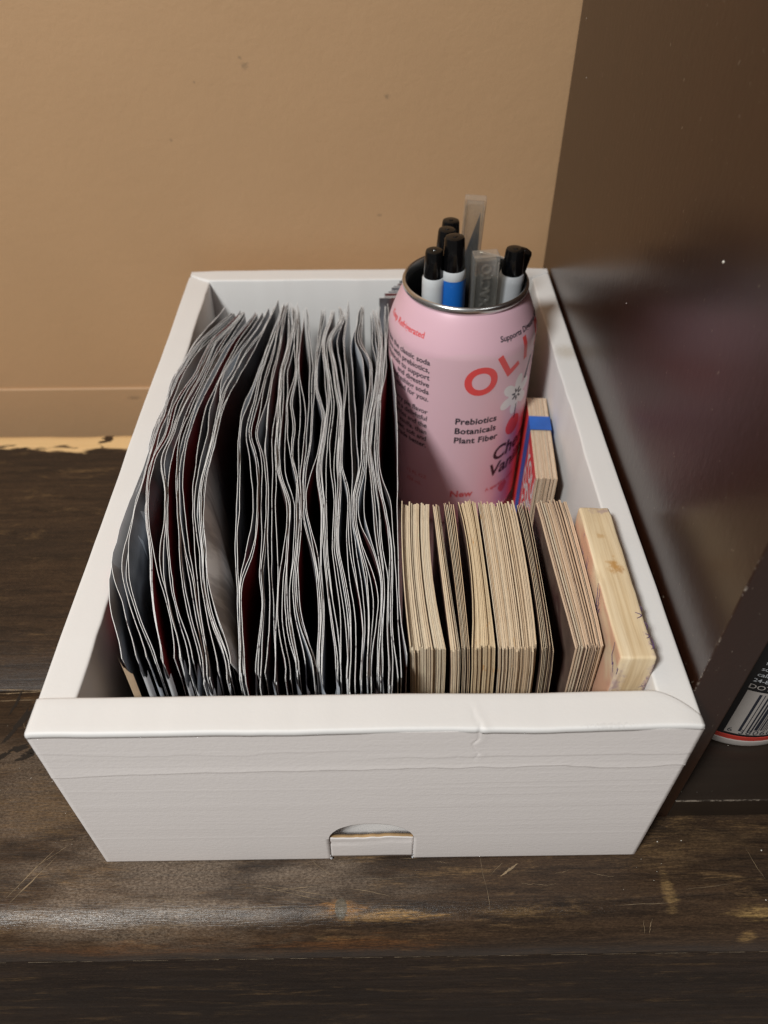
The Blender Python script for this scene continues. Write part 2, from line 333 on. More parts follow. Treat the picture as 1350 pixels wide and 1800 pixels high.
def box_vf(a, b):
    x0, y0, z0 = a; x1, y1, z1 = b
    v = [(x0, y0, z0), (x1, y0, z0), (x1, y1, z0), (x0, y1, z0), (x0, y0, z1), (x1, y0, z1), (x1, y1, z1), (x0, y1, z1)]
    return v, [(3, 2, 1, 0), (4, 5, 6, 7), (0, 1, 5, 4), (1, 2, 6, 5), (2, 3, 7, 6), (3, 0, 4, 7)]
def box(name, a, b, m, parent=None, origin=(0, 0, 0), bw=0):
    v, f = box_vf(a, b); o = obj(name, v, f, m, parent, origin)
    if bw: bevel(o, bw)
    return o
def grid_faces(nu, nv, closed=False, off=0):
    f = []
    for i in range(nu if closed else nu - 1):
        for j in range(nv - 1):
            a = i * nv + j; b = ((i + 1) % nu) * nv + j
            f.append((off + a, off + b, off + b + 1, off + a + 1))
    return f
def lathe(name, prof, m, parent=None, c=(0, 0, 0), origin=(0, 0, 0), seg=64, cap=True, mi=None, M=None):
    # prof: (radius, z) from bottom to top
    v = []; nv = len(prof)
    for i in range(seg):
        a = 2 * math.pi * i / seg
        for r, z in prof:
            p = Vector((r * math.cos(a), r * math.sin(a), z))
            if M is not None: p = M @ p
            v.append((p.x + c[0], p.y + c[1], p.z + c[2]))
    f = grid_faces(seg, nv, True)
    if cap:
        f.append(tuple(i * nv for i in range(seg))[::-1]); f.append(tuple(i * nv + nv - 1 for i in range(seg)))
    o = obj(name, v, f, m, parent, origin, smooth=True)
    e = o.modifiers.new('split', 'EDGE_SPLIT'); e.split_angle = 0.7
    return o
def fbm1(x, seed, octaves=4, f0=1.0, gain=0.5):
    r_ = np.random.default_rng(seed); y = np.zeros_like(x, float); a = 1.0
    for k in range(octaves):
        f = f0 * 2 ** k; n = int(np.max(np.abs(x)) * f) + 4; tab = r_.normal(size=2 * n + 4)
        t = x * f + n; i = np.floor(t).astype(int); u = t - i; u = u * u * (3 - 2 * u)
        y += a * (tab[i] * (1 - u) + tab[i + 1] * u); a *= gain
    return y
def text_mesh(body, size, bold=0.0, shear=0.0, align='CENTER', maxedge=1.4, spacing=1.0, res=3):
    cu = bpy.data.curves.new('t', 'FONT'); cu.body = body; cu.size = 1.0; cu.offset = bold; cu.shear = shear
    cu.align_x = align; cu.align_y = 'CENTER'; cu.resolution_u = res; cu.space_character = spacing
    to = bpy.data.objects.new('t', cu); COL.objects.link(to)
    dg = bpy.context.evaluated_depsgraph_get(); ev = to.evaluated_get(dg); me = ev.to_mesh()
    bm = bmesh.new(); bm.from_mesh(me); ev.to_mesh_clear()
    bpy.data.objects.remove(to); bpy.data.curves.remove(cu)
    bmesh.ops.scale(bm, vec=(size, size, size), verts=bm.verts)
    bmesh.ops.triangulate(bm, faces=bm.faces)
    for k in range(4):
        es = [e for e in bm.edges if e.calc_length() > maxedge]
        if not es: break
        bmesh.ops.subdivide_edges(bm, edges=es, cuts=1); bmesh.ops.triangulate(bm, faces=[f for f in bm.faces if len(f.verts) > 3])
    v = np.array([p.co[:] for p in bm.verts]) if len(bm.verts) else np.zeros((0, 3))
    bm.verts.index_update(); f = [[q.index for q in p.verts] for p in bm.faces]; bm.free()
    return v, f
def on_cyl(v, cx, cy, prof, a0, z0, rot=0.0, off=0.05):
    # wrap flat lettering round a turned body; prof = callable radius(z); a0 in degrees
    out = []; c, s_ = math.cos(rot), math.sin(rot); r0 = prof(z0)
    for x, y, _ in v:
        u = c * x - s_ * y; h = s_ * x + c * y
        z = z0 + h; r = prof(z) + off; a = math.radians(a0) + u / r0
        out.append((cx + r * math.cos(a), cy + r * math.sin(a), z))
    return out
ORD = ['', 'first', 'second', 'third', 'fourth', 'fifth', 'sixth', 'seventh', 'eighth', 'ninth', 'tenth', 'eleventh', 'twelfth', 'thirteenth', 'fourteenth', 'fifteenth', 'sixteenth', 'seventeenth', 'eighteenth', 'nineteenth', 'twentieth']
ORD += ['twenty-' + o for o in ORD[1:10]] + ['thirtieth'] + ['thirty-' + o for o in ORD[1:10]]
# ------------------------------------------------------------------ setting: wall, table, cabinet
YW = 291.5
def wall_sheet(name, y, z0, z1, m):
    x0, x1 = -700, 900
    nx, nz = 40, 20
    v = []; f = []
    for i in range(nx):
        for j in range(nz):
            v.append((x0 + (x1 - x0) * i / (nx - 1), y, z0 + (z1 - z0) * j / (nz - 1)))
    f = grid_faces(nx, nz)
    k = len(v); v += [(x0, y + 60, z0), (x1, y + 60, z0), (x1, y + 60, z1), (x0, y + 60, z1)]
    a, b, c, d = 0, (nx - 1) * nz, nx * nz - 1, nz - 1
    f += [(k, k + 1, k + 2, k + 3), (k + 3, k + 2, c, d), (k, a, b, k + 1), (k + 1, b, c, k + 2), (k, k + 3, d, a)]
    return tag(obj(name, v, f, m), kind='structure')
wall_sheet('wall', YW, 3.2, 1100, MAT['wall'])
bb = box('baseboard', (-700, YW - 1.4, -520), (900, YW + 14, 3.2), MAT['wall']); bevel(bb, 0.9, 3); tag(bb, kind='structure')

TABLE = thing('wooden_table', 'dark stained wooden table with scratched top and rubbed rounded front edge', 'table', (0, 0, 0))
def plank(name, prof, m, x0=-420, x1=640, n=220, seed=1):
    xs = np.linspace(x0, x1, n); v = []
    nz = fbm1(xs * 0.05, seed, 4)
    for i, x in enumerate(xs):
        for k, (y, z) in enumerate(prof):
            wv = 0.22 * nz[i] * (1 if z < 0.01 and 3 < k < len(prof) - 3 else .5)
            v.append((x, y + (wv if k < 12 else 0), z - (abs(wv) * .35 if k < 12 else 0)))
    f = grid_faces(n, len(prof))
    f += [tuple(range(len(prof)))[::-1], tuple(range((n - 1) * len(prof), n * len(prof)))]
    o = obj(name, v, f, m, TABLE, smooth=True)
    e = o.modifiers.new('split', 'EDGE_SPLIT'); e.split_angle = 0.9
    return o
def arc(cy, cz, ry, rz, a0, a1, n):
    return [(cy + ry * math.cos(a), cz + rz * math.sin(a)) for a in np.linspace(a0, a1, n)]
pf = [(40, -19.5), (-24.5, -21.5), (-25.7, -21.0), (-26, -20.2)] + arc(-13, -14, 13, 14, math.pi, math.pi / 2, 12)[:-1] + [(-12, 0), (10, 0), (40, 0), (71.0, 0), (71.5, -0.5), (71.5, -19.5)]
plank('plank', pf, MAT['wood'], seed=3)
pr = [(100, -19.5), (72.0, -19.5), (72.0, -0.5), (72.5, 0), (110, 0), (180, 0), (238, 0)] + arc(243, -9, 9, 9, math.pi / 2, -0.3, 9) + [(250, -19.5)]
plank('plank', pr, MAT['wood_rear'], seed=4)
box('front_apron', (-420, -25.2, -640), (640, -4, -21.7), MAT['wood_apron'], TABLE, bw=0.5)
box('inner_rail', (-420, -3.5, -60), (640, 232, -20.2), MAT['wood_apron'], TABLE)

def ribbon(name, p, q, w, z, m, parent, seed):
    r_ = np.random.default_rng(seed); n = 14
    t = np.linspace(0, 1, n); a = np.array(p, float); b = np.array(q, float)
    d = (b - a) / np.linalg.norm(b - a); nn = np.array([-d[1], d[0]])
    mid = a + np.outer(t, b - a) + np.outer(np.cumsum(r_.normal(0, .10, n)) * np.sin(np.pi * t) ** .5, nn)
    ww = w * np.sin(np.pi * np.clip(t, .03, .97)) ** .6 * r_.uniform(.35, 1, n)
    v = []; f = []
    for k in range(n):
        def zz(y): return z + (0 if y > -13 else -14 + math.sqrt(max(0, 1 - ((y + 13) / 13) ** 2)) * 14)
        for s_ in (-.5, .5):
            x, y = mid[k] + nn * ww[k] * s_; v.append((x, y, zz(y)))
    for k in range(n - 1): f.append((2 * k, 2 * k + 2, 2 * k + 3, 2 * k + 1))
    return obj(name, v, f, m, parent)
SCR = [((-32.3, -11.9), (-20.4, 4.4)), ((-30.6, -13.5), (-18.7, 2.4)), ((140.9, -6.7), (147.5, -2.5)), ((134.1, 1.3), (136.0, -17.9)), ((50.4, -7.8), (92.6, -17.7)), ((-2.6, -19.3), (-3.4, -10.5)), ((10.1, -19.8), (9.5, -11.0)), ((54.5, -8.4), (86.6, -13.9)), ((73.0, 0.2), (81.4, -5.3)), ((141.2, -20.1), (141.5, -25.1)), ((188.8, -20.8), (188.9, -24.0)), ((191.8, -20.4), (190.7, -24.3)), ((-66.6, 72.9), (-40.4, 72.9)), ((-65.9, 70.6), (-38.0, 70.7)), ((-64.9, 67.2), (-40.1, 67.6)), ((230.9, 2.0), (234.1, -8.9)), ((31.8, -16.5), (69.0, -15.2)), ((-47.2, 25.2), (-42.6, 30.8)), ((84.5, -9.8), (104.4, -13.8)), ((58.7, -10.9), (76.5, -9.3)), ((24.1, -16.8), (49.6, -17.8)), ((181.0, -16.7), (198.8, -16.2)), ((92.5, -7.0), (111.7, -6.3)), ((-26, -2), (-14, 8)), ((205, -12), (222, -10.5))]
for i, (p, q) in enumerate(SCR):
    wdt = {0: .5, 1: .6, 2: 1.1, 13: .55, 12: .45, 14: .4}.get(i, .2)
    ribbon('scratch', p, q, wdt, 0.05, MAT['scratch'], TABLE, 50 + i)
for i in range(18):
    r_ = np.random.default_rng(300 + i); x = r_.uniform(-40, 240); y = r_.uniform(-22, 1) if i < 12 else r_.uniform(5, 60)
    if i >= 12: x = r_.uniform(-60, -18)
    ln = r_.uniform(2, 9); a = r_.normal(0, .35) if r_.random() < .7 else r_.uniform(0, 3.1)
    if y + ln * math.sin(a) < -24: a = 0.05
    ribbon('scratch', (x, y), (x + ln * math.cos(a), y + ln * math.sin(a)), .16, 0.05, MAT['scratch'], TABLE, 400 + i)
# worn pale line where the top board meets the apron
for i in range(16):
    r_ = np.random.default_rng(700 + i); x0 = -45 + i * 18.5; x1 = x0 + r_.uniform(8, 18)
    v = []; f = []; n = 9
    for k in range(n):
        x = x0 + (x1 - x0) * k / (n - 1); h = .34 * r_.uniform(.2, 1)
        v += [(x, -26.3, -20.1 - h), (x, -26.3, -20.1)]
    for k in range(n - 1): f.append((2 * k, 2 * k + 2, 2 * k + 3, 2 * k + 1))
    obj('scratch', v, f, MAT['worn_line'], TABLE)
# black paint scuffs left of the box
for i, (x, y, rx, ry, a) in enumerate(((-46.6, 45.5, 4.5, 1.2, .35), (-39, 44.4, 5.2, 1.1, .25), (-43, 41.5, 2.8, 1.4, .3), (-52.5, 42.0, 5, 1.0, .5), (-49.5, 57, 1.3, 8.5, -.38), (-54.5, 66, .8, 6, -.15))):
    r_ = np.random.default_rng(900 + i); n = 26; v = [(x, y, .06)]; rr = 1 + .35 * fbm1(np.linspace(0, 9, n), 40 + i, 3)
    rr[-1] = rr[0]
    for k in range(n):
        t = 2 * math.pi * k / n; px_, py_ = rx * rr[k] * math.cos(t), ry * rr[k] * math.sin(t)
        v.append((x + px_ * math.cos(a) - py_ * math.sin(a), y + px_ * math.sin(a) + py_ * math.cos(a), .06))
    obj('paint_scuff', v, [(0, k + 1, (k + 1) % n + 1) for k in range(n)], MAT['black_flake'], TABLE)
# lint and dust on the wood
bmv = []; bmf = []
def speck(p, r):
    k = len(bmv); ax = [(1, 0, 0), (-1, 0, 0), (0, 1, 0), (0, -1, 0), (0, 0, 1), (0, 0, -1)]
    for a in ax: bmv.append(tuple(p[i] + a[i] * r * random.uniform(.6, 1.2) for i in range(3)))
    for q in ((0, 2, 4), (2, 1, 4), (1, 3, 4), (3, 0, 4), (2, 0, 5), (1, 2, 5), (3, 1, 5), (0, 3, 5)): bmf.append(tuple(k + a for a in q))
for x, y, r in ((199.5, 4.5, .38), (208.3, 4.8, .34), (236.3, 0.9, .34), (231.7, -15.9, .3), (-37.6, 32.4, .28), (-28.9, 30.9, .24)): speck((x, y, r * .8), r)
for i in range(60):
    y = random.uniform(-12, 60); x = random.uniform(-60, 245)
    if -3 < x < 192 and y > -1.5: continue
    if x > 190 and y > 12: continue
    speck((x, y, .1), random.uniform(.06, .16))
for i in range(14): speck((random.uniform(207, 260), random.uniform(16, 40), 12.45), random.uniform(.08, .2))
for i in range(26): speck((random.uniform(-40, 240), -25.05, random.uniform(-60, -22)), random.uniform(.05, .12))
for y, z, r in ((81, 186.8, .75), (275.5, 203.7, .35), (258.7, 184.8, .4), (145.2, 139.3, .35)): speck((191.9, y, z), r)
for i in range(20): speck((191.95, random.uniform(16, 285), random.uniform(95, 280)), random.uniform(.06, .17))
tag(obj('dust', bmv, bmf, MAT['lint']), 'pale specks of lint and dust on the dark wood', kind='stuff')

CAB = thing('dark_cabinet', 'dark brown lacquered cabinet with open shelf standing beside the white box', 'cabinet', (0, 0, 0))
box('side_panel', (191.75, 13.7, 0.02), (205.6, YW - 4, 620), MAT['lacquer'], CAB, bw=0.5)
box('bottom_shelf', (205.65, 13.9, 0.02), (560, YW - 5, 12.4), MAT['shelf'], CAB, bw=0.5)
box('side_panel', (560.1, 13.7, 0.02), (574, YW - 4, 620), MAT['lacquer'], CAB, bw=0.5)
box('back_board', (205.65, YW - 4.9, 0.02), (560, YW - 1.5, 620), MAT['shelf'], CAB)
box('top_board', (191.75, 13.7, 620.05), (574, YW - 1.6, 634), MAT['shelf'], CAB, bw=0.5)

# ------------------------------------------------------------------ spray can on the shelf
SX, SY, SZ, SR = 240, 67, 12.45, 32.0
SPR = thing('spray_can', 'black spray can with barcode label and white bottom rim on the dark shelf', 'spray can', (SX, SY, SZ))
so = (SX, SY, SZ)
lathe('body', [(31.4, 6.6), (SR, 7.0), (SR, 170), (31, 176), (24, 188), (14, 193), (13, 196)], MAT['spray_black'], SPR, so, so)
lathe('bottom_rim', [(28, 1.2), (30.6, 0.1), (32.1, 0.8), (32.4, 2.2), (32.2, 3.9), (31.6, 4.4)], MAT['spray_white'], SPR, so, so)
lathe('red_band', [(31.7, 4.2), (32.15, 4.5), (32.15, 6.8), (31.5, 7.1)], MAT['spray_red'], SPR, so, so)
lathe('cap', [(12.5, 194), (15, 195), (15, 222), (13.5, 224)], MAT['spray_black'], SPR, so, so, 40)
sprof = lambda z: SR
def cylpatch(name, a0, a1, z0, z1, r, m, parent, c, n=24):
    v = []
    for i in range(n + 1):
        a = math.radians(a0 + (a1 - a0) * i / n)
        for z in (z0, z1): v.append((c[0] + r * math.cos(a), c[1] + r * math.sin(a), z))
    return obj(name, v, grid_faces(n + 1, 2), m, parent, so, smooth=True)
LBL = cylpatch('barcode_label', -111.5, -30, 21.0, 48.8, SR + .06, MAT['spray_white'], SPR, so)
bv = []; bf = []
a = -103.6; r_ = np.random.default_rng(5); k = 0
while a < -40:
    wd = r_.choice([.55, .55, 1.1, 1.1, 1.7, 2.2]); z0 = 24.6 if k > 3 else 23.0
    for i in range(3):
        t = math.radians(a + wd * i / 2)
        for z in (z0, 47.6): bv.append((SX + (SR + .12) * math.cos(t), SY + (SR + .12) * math.sin(t), z))
    b0 = len(bv) - 6; bf += [(b0, b0 + 2, b0 + 3, b0 + 1), (b0 + 2, b0 + 4, b0 + 5, b0 + 3)]
    a += wd + r_.choice([.6, .6, 1.1, 1.6]); k += 1
obj('barcode', bv, bf, MAT['ink_dark'], LBL, so)
def letter(body, size, c, prof, a0, z0, m, parent, origin, rot=0.0, bold=0.0, shear=0.0, align='CENTER', off=.12, spacing=1.0, name='lettering'):
    v, f = text_mesh(body, size, bold, shear, align, spacing=spacing, res=8 if size > 8 else 3)
    if len(v) == 0: return
    return obj(name, on_cyl(v, c[0], c[1], prof, a0, z0, rot, off), f, m, parent, origin)
letter('6', 3.9, so, sprof, -108.6, 22.9, MAT['ink_dark'], LBL, so)
letter('38060', 4.4, so, sprof, -103.0, 22.6, MAT['ink_dark'], LBL, so, align='LEFT', spacing=1.15)
for i, (tx, z) in enumerate((('DOT 2Q M5706', 51.4), ('24-8227', 55.2), ('call 774', 58.6), ('source', 62.0), ('for more', 65.4), ('Mfg. by', 68.8))):
    letter(tx, 3.6 if i == 0 else 2.9, so, sprof, -112.5 + i * .6, z, MAT['spray_white'] if i == 0 else MAT['barrel_grey'], SPR, so, align='LEFT', bold=.01)

# ------------------------------------------------------------------ white cardboard box
W, D, H = 190.0, 273.3, 89.6
BOX = thing('storage_box', 'open white cardboard storage box with thick folded rim and thumb hole in front', 'box', (0, 0, 0))
B = MAT['board']
box('floor_panel', (3, 3, 0.4), (W - 3, D - 3, 2.3), B, BOX)
def folded_wall(name, s0, s1, n, fn, seed):
    # fn(s, d, z) -> xyz ; d runs from outer face to inner face
    prof = [(0, 0.1), (0, 30), (0, 60), (0, 86.6), (.05, 89.1), (.2, 89.55), (.6, 89.76), (1.3, 89.8), (4, 89.8), (7.5, 89.75), (10.4, 89.8), (11.0, 89.74), (11.35, 89.5), (11.5, 89.0), (11.5, 60), (11.5, 30), (11.5, 2.4)]
    s = np.linspace(s0, s1, n); v = []
    nz = fbm1(s * .03, seed, 4) * .09; nd = fbm1(s * .02, seed + 1, 3) * .16; ni = fbm1(s * .05, seed + 2, 3) * .18
    for i, a in enumerate(s):
        for d, z in prof:
            v.append(fn(a, d + (nd[i] if d < 5 else ni[i]) * (1 if z > 20 else .2), z + (nz[i] if z > 85 else 0)))
    f = grid_faces(n, len(prof)); P = len(prof)
    f += [tuple(range(P)), tuple(range((n - 1) * P, n * P))[::-1]]
    o = obj(name, v, f, B, BOX, smooth=True)
    e = o.modifiers.new('split', 'EDGE_SPLIT'); e.split_angle = 0.8
    bm = bmesh.new(); bm.from_mesh(o.data); bmesh.ops.recalc_face_normals(bm, faces=bm.faces); bm.to_mesh(o.data); bm.free()
    return o
folded_wall('side_wall', 3.0, 268.0, 120, lambda s, d, z: (d - .1, s, z - .75 if z > 80 else z), 11)
folded_wall('side_wall', 3.0, 268.0, 120, lambda s, d, z: (W + 1.2 * max(0, s / D) ** 1.5 - d * (.955 - .1 * max(0, s / D)), s, z - .75 if z > 80 else z), 21)
def rear(s, d, z):
    # ends of the folded top taper outwards in a soft diagonal
    e = max(0.0, min(1.0, (12.5 - s) / 11.5)) + max(0.0, min(1.0, (s - 178.5) / 11.5))
    return (s, D - d * (1 - .62 * e ** 1.3) if z > 84 else D - d * (1 - .5 * e), z + .2 + (-.5 * e if z > 86 else 0))
folded_wall('rear_wall', 0.4, 190.6, 130, rear, 31)

# front wall: outer face with creases and thumb hole, folded rim and inner face
HX0, HX1, HZ, HT = 80.7, 110.0, 17.5, 12.1
def front_y(x, z):
    y = -0.012 * FL(x, z)
    for z0, dep, xa, xb, sd, wdt in ((66.6, .19, -5, 200, 61, .5), (74.5, .07, 100, 200, 62, .5), (58.0, .03, 110, 190, 63, .5), (78.0, .05, -5, 90, 64, .6), (50.5, .025, 100, 190, 65, .5), (41, .015, 100, 190, 66, .5)):
        zc = z0 + CW[sd](x); e = 1 / (1 + math.exp(-(x - xa) / 4)) * 1 / (1 + math.exp((x - xb) / 4))
        t = z - zc
        y += -dep * 1.7 * e * (1 / (1 + math.exp(-min(40, max(-40, (t + .3) / .12))))) * math.exp(-max(0, t + .3) / 2.6)
    xz = float(np.interp(z, (70, 72.5, 76, 77.5, 81, 84, 88), (126.8, 126.4, 127.5, 126.6, 125.3, 126.9, 126.6)))
    if 71 < z: y += .16 * math.exp(-((x - xz) / .42) ** 2) * min(1, (z - 71) / 6) - .07 * math.exp(-((x - xz - 1.6) / 1.1) ** 2) * min(1, (z - 71) / 6)
    y += .25 * math.exp(-((x - W / 2) / 90) ** 2) * math.sin(z / 89 * math.pi) * -1.0
    return y
_xg = np.linspace(-2, 192, 600)
CW = {k: (lambda arr: (lambda x: float(np.interp(x, _xg, arr))))(fbm1(_xg * .035, k, 4) * (1.0 if k in (61, 62, 64) else .5) + (_xg - 95) * .008 * (1 if k == 61 else .3)) for k in range(61, 67)}
_fz = np.linspace(0, 92, 800); _f1 = fbm1(_fz * .6, 71, 3); _f2 = fbm1(_fz * .6, 72, 3); _fx = fbm1(_xg * .02, 73, 3)
def FL(x, z):
    m = .5 + .5 * math.tanh(float(np.interp(x, _xg, _fx)))
    return float(np.interp(z, _fz, _f1)) * m + float(np.interp(z, _fz, _f2)) * (1 - m)
bm = bmesh.new()
xs = np.unique(np.concatenate([np.linspace(0.1, HX0, 60), HX0 + (HX1 - HX0) * (.5 - .5 * np.cos(np.linspace(0, math.pi, 40))), np.linspace(HX1, W - .1, 70), np.linspace(123, 131, 24)]))
r_ = np.random.default_rng(8)
def lower(x):
    if x <= HX0 + 1e-6 or x >= HX1 - 1e-6: return HZ
    u = (x - (HX0 + HX1) / 2) / ((HX1 - HX0) / 2); return HZ + HT * max(0, 1 - abs(u) ** 2.2) ** .55 + r_.normal(0, .10)
nz = 240; rows = []
for x in xs:
    lo = lower(x); zs = lo + (88.3 - lo) * np.linspace(0, 1, nz)
    rows.append([bm.verts.new((x, front_y(x, z), z)) for z in zs])
for i in range(len(xs) - 1):
    for j in range(nz - 1): bm.faces.new((rows[i][j], rows[i + 1][j], rows[i + 1][j + 1], rows[i][j + 1]))
for xa, xb in ((0.1, HX0), (HX1, W - .1)):
    xx = [x for x in xs if xa - 1e-6 <= x <= xb + 1e-6]; zz_ = np.linspace(0.1, HZ, 22)
    rr = [[bm.verts.new((x, front_y(x, z), z)) for z in zz_] for x in xx]
    for i in range(len(xx) - 1):
        for j in range(21): bm.faces.new((rr[i][j], rr[i + 1][j], rr[i + 1][j + 1], rr[i][j + 1]))
bmesh.ops.remove_doubles(bm, verts=bm.verts, dist=0.004)
bmesh.ops.recalc_face_normals(bm, faces=bm.faces)
if sum(f.normal.y for f in bm.faces) > 0: bmesh.ops.reverse_faces(bm, faces=bm.faces)
bmesh.ops.scale(bm, vec=(S, S, S), verts=bm.verts)
me = bpy.data.meshes.new('front_panel'); bm.to_mesh(me); bm.free(); me.materials.append(MAT['board_front'])
for p in me.polygons: p.use_smooth = True
fo = bpy.data.objects.new('front_panel', me); COL.objects.link(fo); fo.parent = BOX
so_ = fo.modifiers.new('thick', 'SOLIDIFY'); so_.thickness = 2.2 * S; so_.offset = -1
box('inner_liner', (60, 4.6, 2.4), (132, 5.0, 60), MAT['board'], BOX)
# thumb tab below the hole, pushed in a little
bm = bmesh.new(); xx = np.linspace(HX0 + .2, HX1 - .2, 40); zz_ = np.linspace(.1, 1, 12)
topz = 17.2 + fbm1(np.linspace(0, 6, 40), 91, 3) * .25 + 1.1 * np.exp(-((xx - 101) / 3.5) ** 2)
rr = [[bm.verts.new((x, .2 + .35 * (z / 1.0) ** 2 + front_y(x, z * 17) * .6 + .35 * math.exp(-((z * 17 - 13.5 - .06 * (x - 95)) / .7) ** 2), z * topz[i])) for z in zz_] for i, x in enumerate(xx)]
for i in range(39):
    for j in range(11): bm.faces.new((rr[i][j], rr[i + 1][j], rr[i + 1][j + 1], rr[i][j + 1]))
bmesh.ops.recalc_face_normals(bm, faces=bm.faces)
if sum(f.normal.y for f in bm.faces) > 0: bmesh.ops.reverse_faces(bm, faces=bm.faces)
bmesh.ops.scale(bm, vec=(S, S, S), verts=bm.verts)
me = bpy.data.meshes.new('thumb_tab'); bm.to_mesh(me); bm.free(); me.materials.append(MAT['board_front']); me.materials.append(MAT['kraft'])
for p in me.polygons: p.use_smooth = True
to = bpy.data.objects.new('thumb_tab', me); COL.objects.link(to); to.parent = BOX
q = to.modifiers.new('thick', 'SOLIDIFY'); q.thickness = 1.1 * S; q.offset = -1; q.material_offset_rim = 1
for x0 in (HX0, HX1):
    tv = []; tf = []
    for k, (z, r) in enumerate(((.9, .8), (3.4, .55), (7.6, .3), (10.6, .28), (13.4, .22))):
        b0 = len(tv)
        for a in ((1, 0, 0), (-1, 0, 0), (0, 1, 0), (0, -1, 0), (0, 0, 1.3), (0, 0, -1.2)):
            tv.append((x0 + a[0] * r * .6 + random.uniform(-.15, .15), .05 + a[1] * r * .7, z + a[2] * r))
        for t in ((0, 2, 4), (2, 1, 4), (1, 3, 4), (3, 0, 4), (2, 0, 5), (1, 2, 5), (3, 1, 5), (0, 3, 5)): tf.append(tuple(b0 + i for i in t))
    obj('torn_perforation', tv, tf, MAT['flap'], BOX)
def yin(x):
    if x < 177.5: return 11.6
    u = min(1.0, (x - 177.5) / 11.9); return 11.6 - 8.2 * u ** 1.7
prof = [(-.1, 87.2), (-.3, 88.4), (-.28, 89.1), (-.1, 89.6), (.25, 89.88), (.7, 89.94)] + [(t, 89.95) for t in (2.5, 4.0, 5.5, 7, 8.5)] + [(10.6, 89.95), (11.2, 89.86), (11.5, 89.55), (11.6, 89.0), (11.6, 86.5), (11.6, 60), (11.6, 30), (11.6, 2.4)]
xs = np.unique(np.concatenate([np.linspace(.2, 189.6, 190), np.linspace(122, 132, 40)]))
nzv = fbm1(xs * .03, 81, 4) * .17; nyv = fbm1(xs * .028, 82, 4) * .16; v = []
for i, x in enumerate(xs):
    k = yin(x) / 11.6; endz = -.5 * max(0, (x - 185) / 5) ** 2 - .35 * max(0, (2.5 - x) / 2.5) ** 2
    for y, z in prof:
        yy = y * k if y > 0 else y
        xc = 126.4 - (y - 2) * .35 + .3 * math.sin(y * 1.3); dent = 0
        if y < 9 and z > 87: dent = -.2 * math.exp(-((x - xc) / .6) ** 2) * (1 - max(0, y) / 9) + .12 * math.exp(-((x - xc - 1.5) / 1.2) ** 2) * (1 - max(0, y) / 9)
        fd = .25 * math.exp(-((x - 126.8) / .7) ** 2) - .18 * math.exp(-((x - 128.6) / 1.4) ** 2) if y < 1.5 else 0
        v.append((x, yy + (nyv[i] if y < 2 else nyv[i] * .5 if z > 80 else 0) + fd, z + (nzv[i] + endz + dent if z > 86 else 0)))
f = grid_faces(len(xs), len(prof))
o = obj('front_rim', v, f, B, BOX, smooth=True); e = o.modifiers.new('split', 'EDGE_SPLIT'); e.split_angle = 0.9
bm = bmesh.new(); bm.from_mesh(o.data); bmesh.ops.recalc_face_normals(bm, faces=bm.faces); bm.to_mesh(o.data); bm.free()
q = o.modifiers.new('thick', 'SOLIDIFY'); q.thickness = .5 * S; q.offset = -1

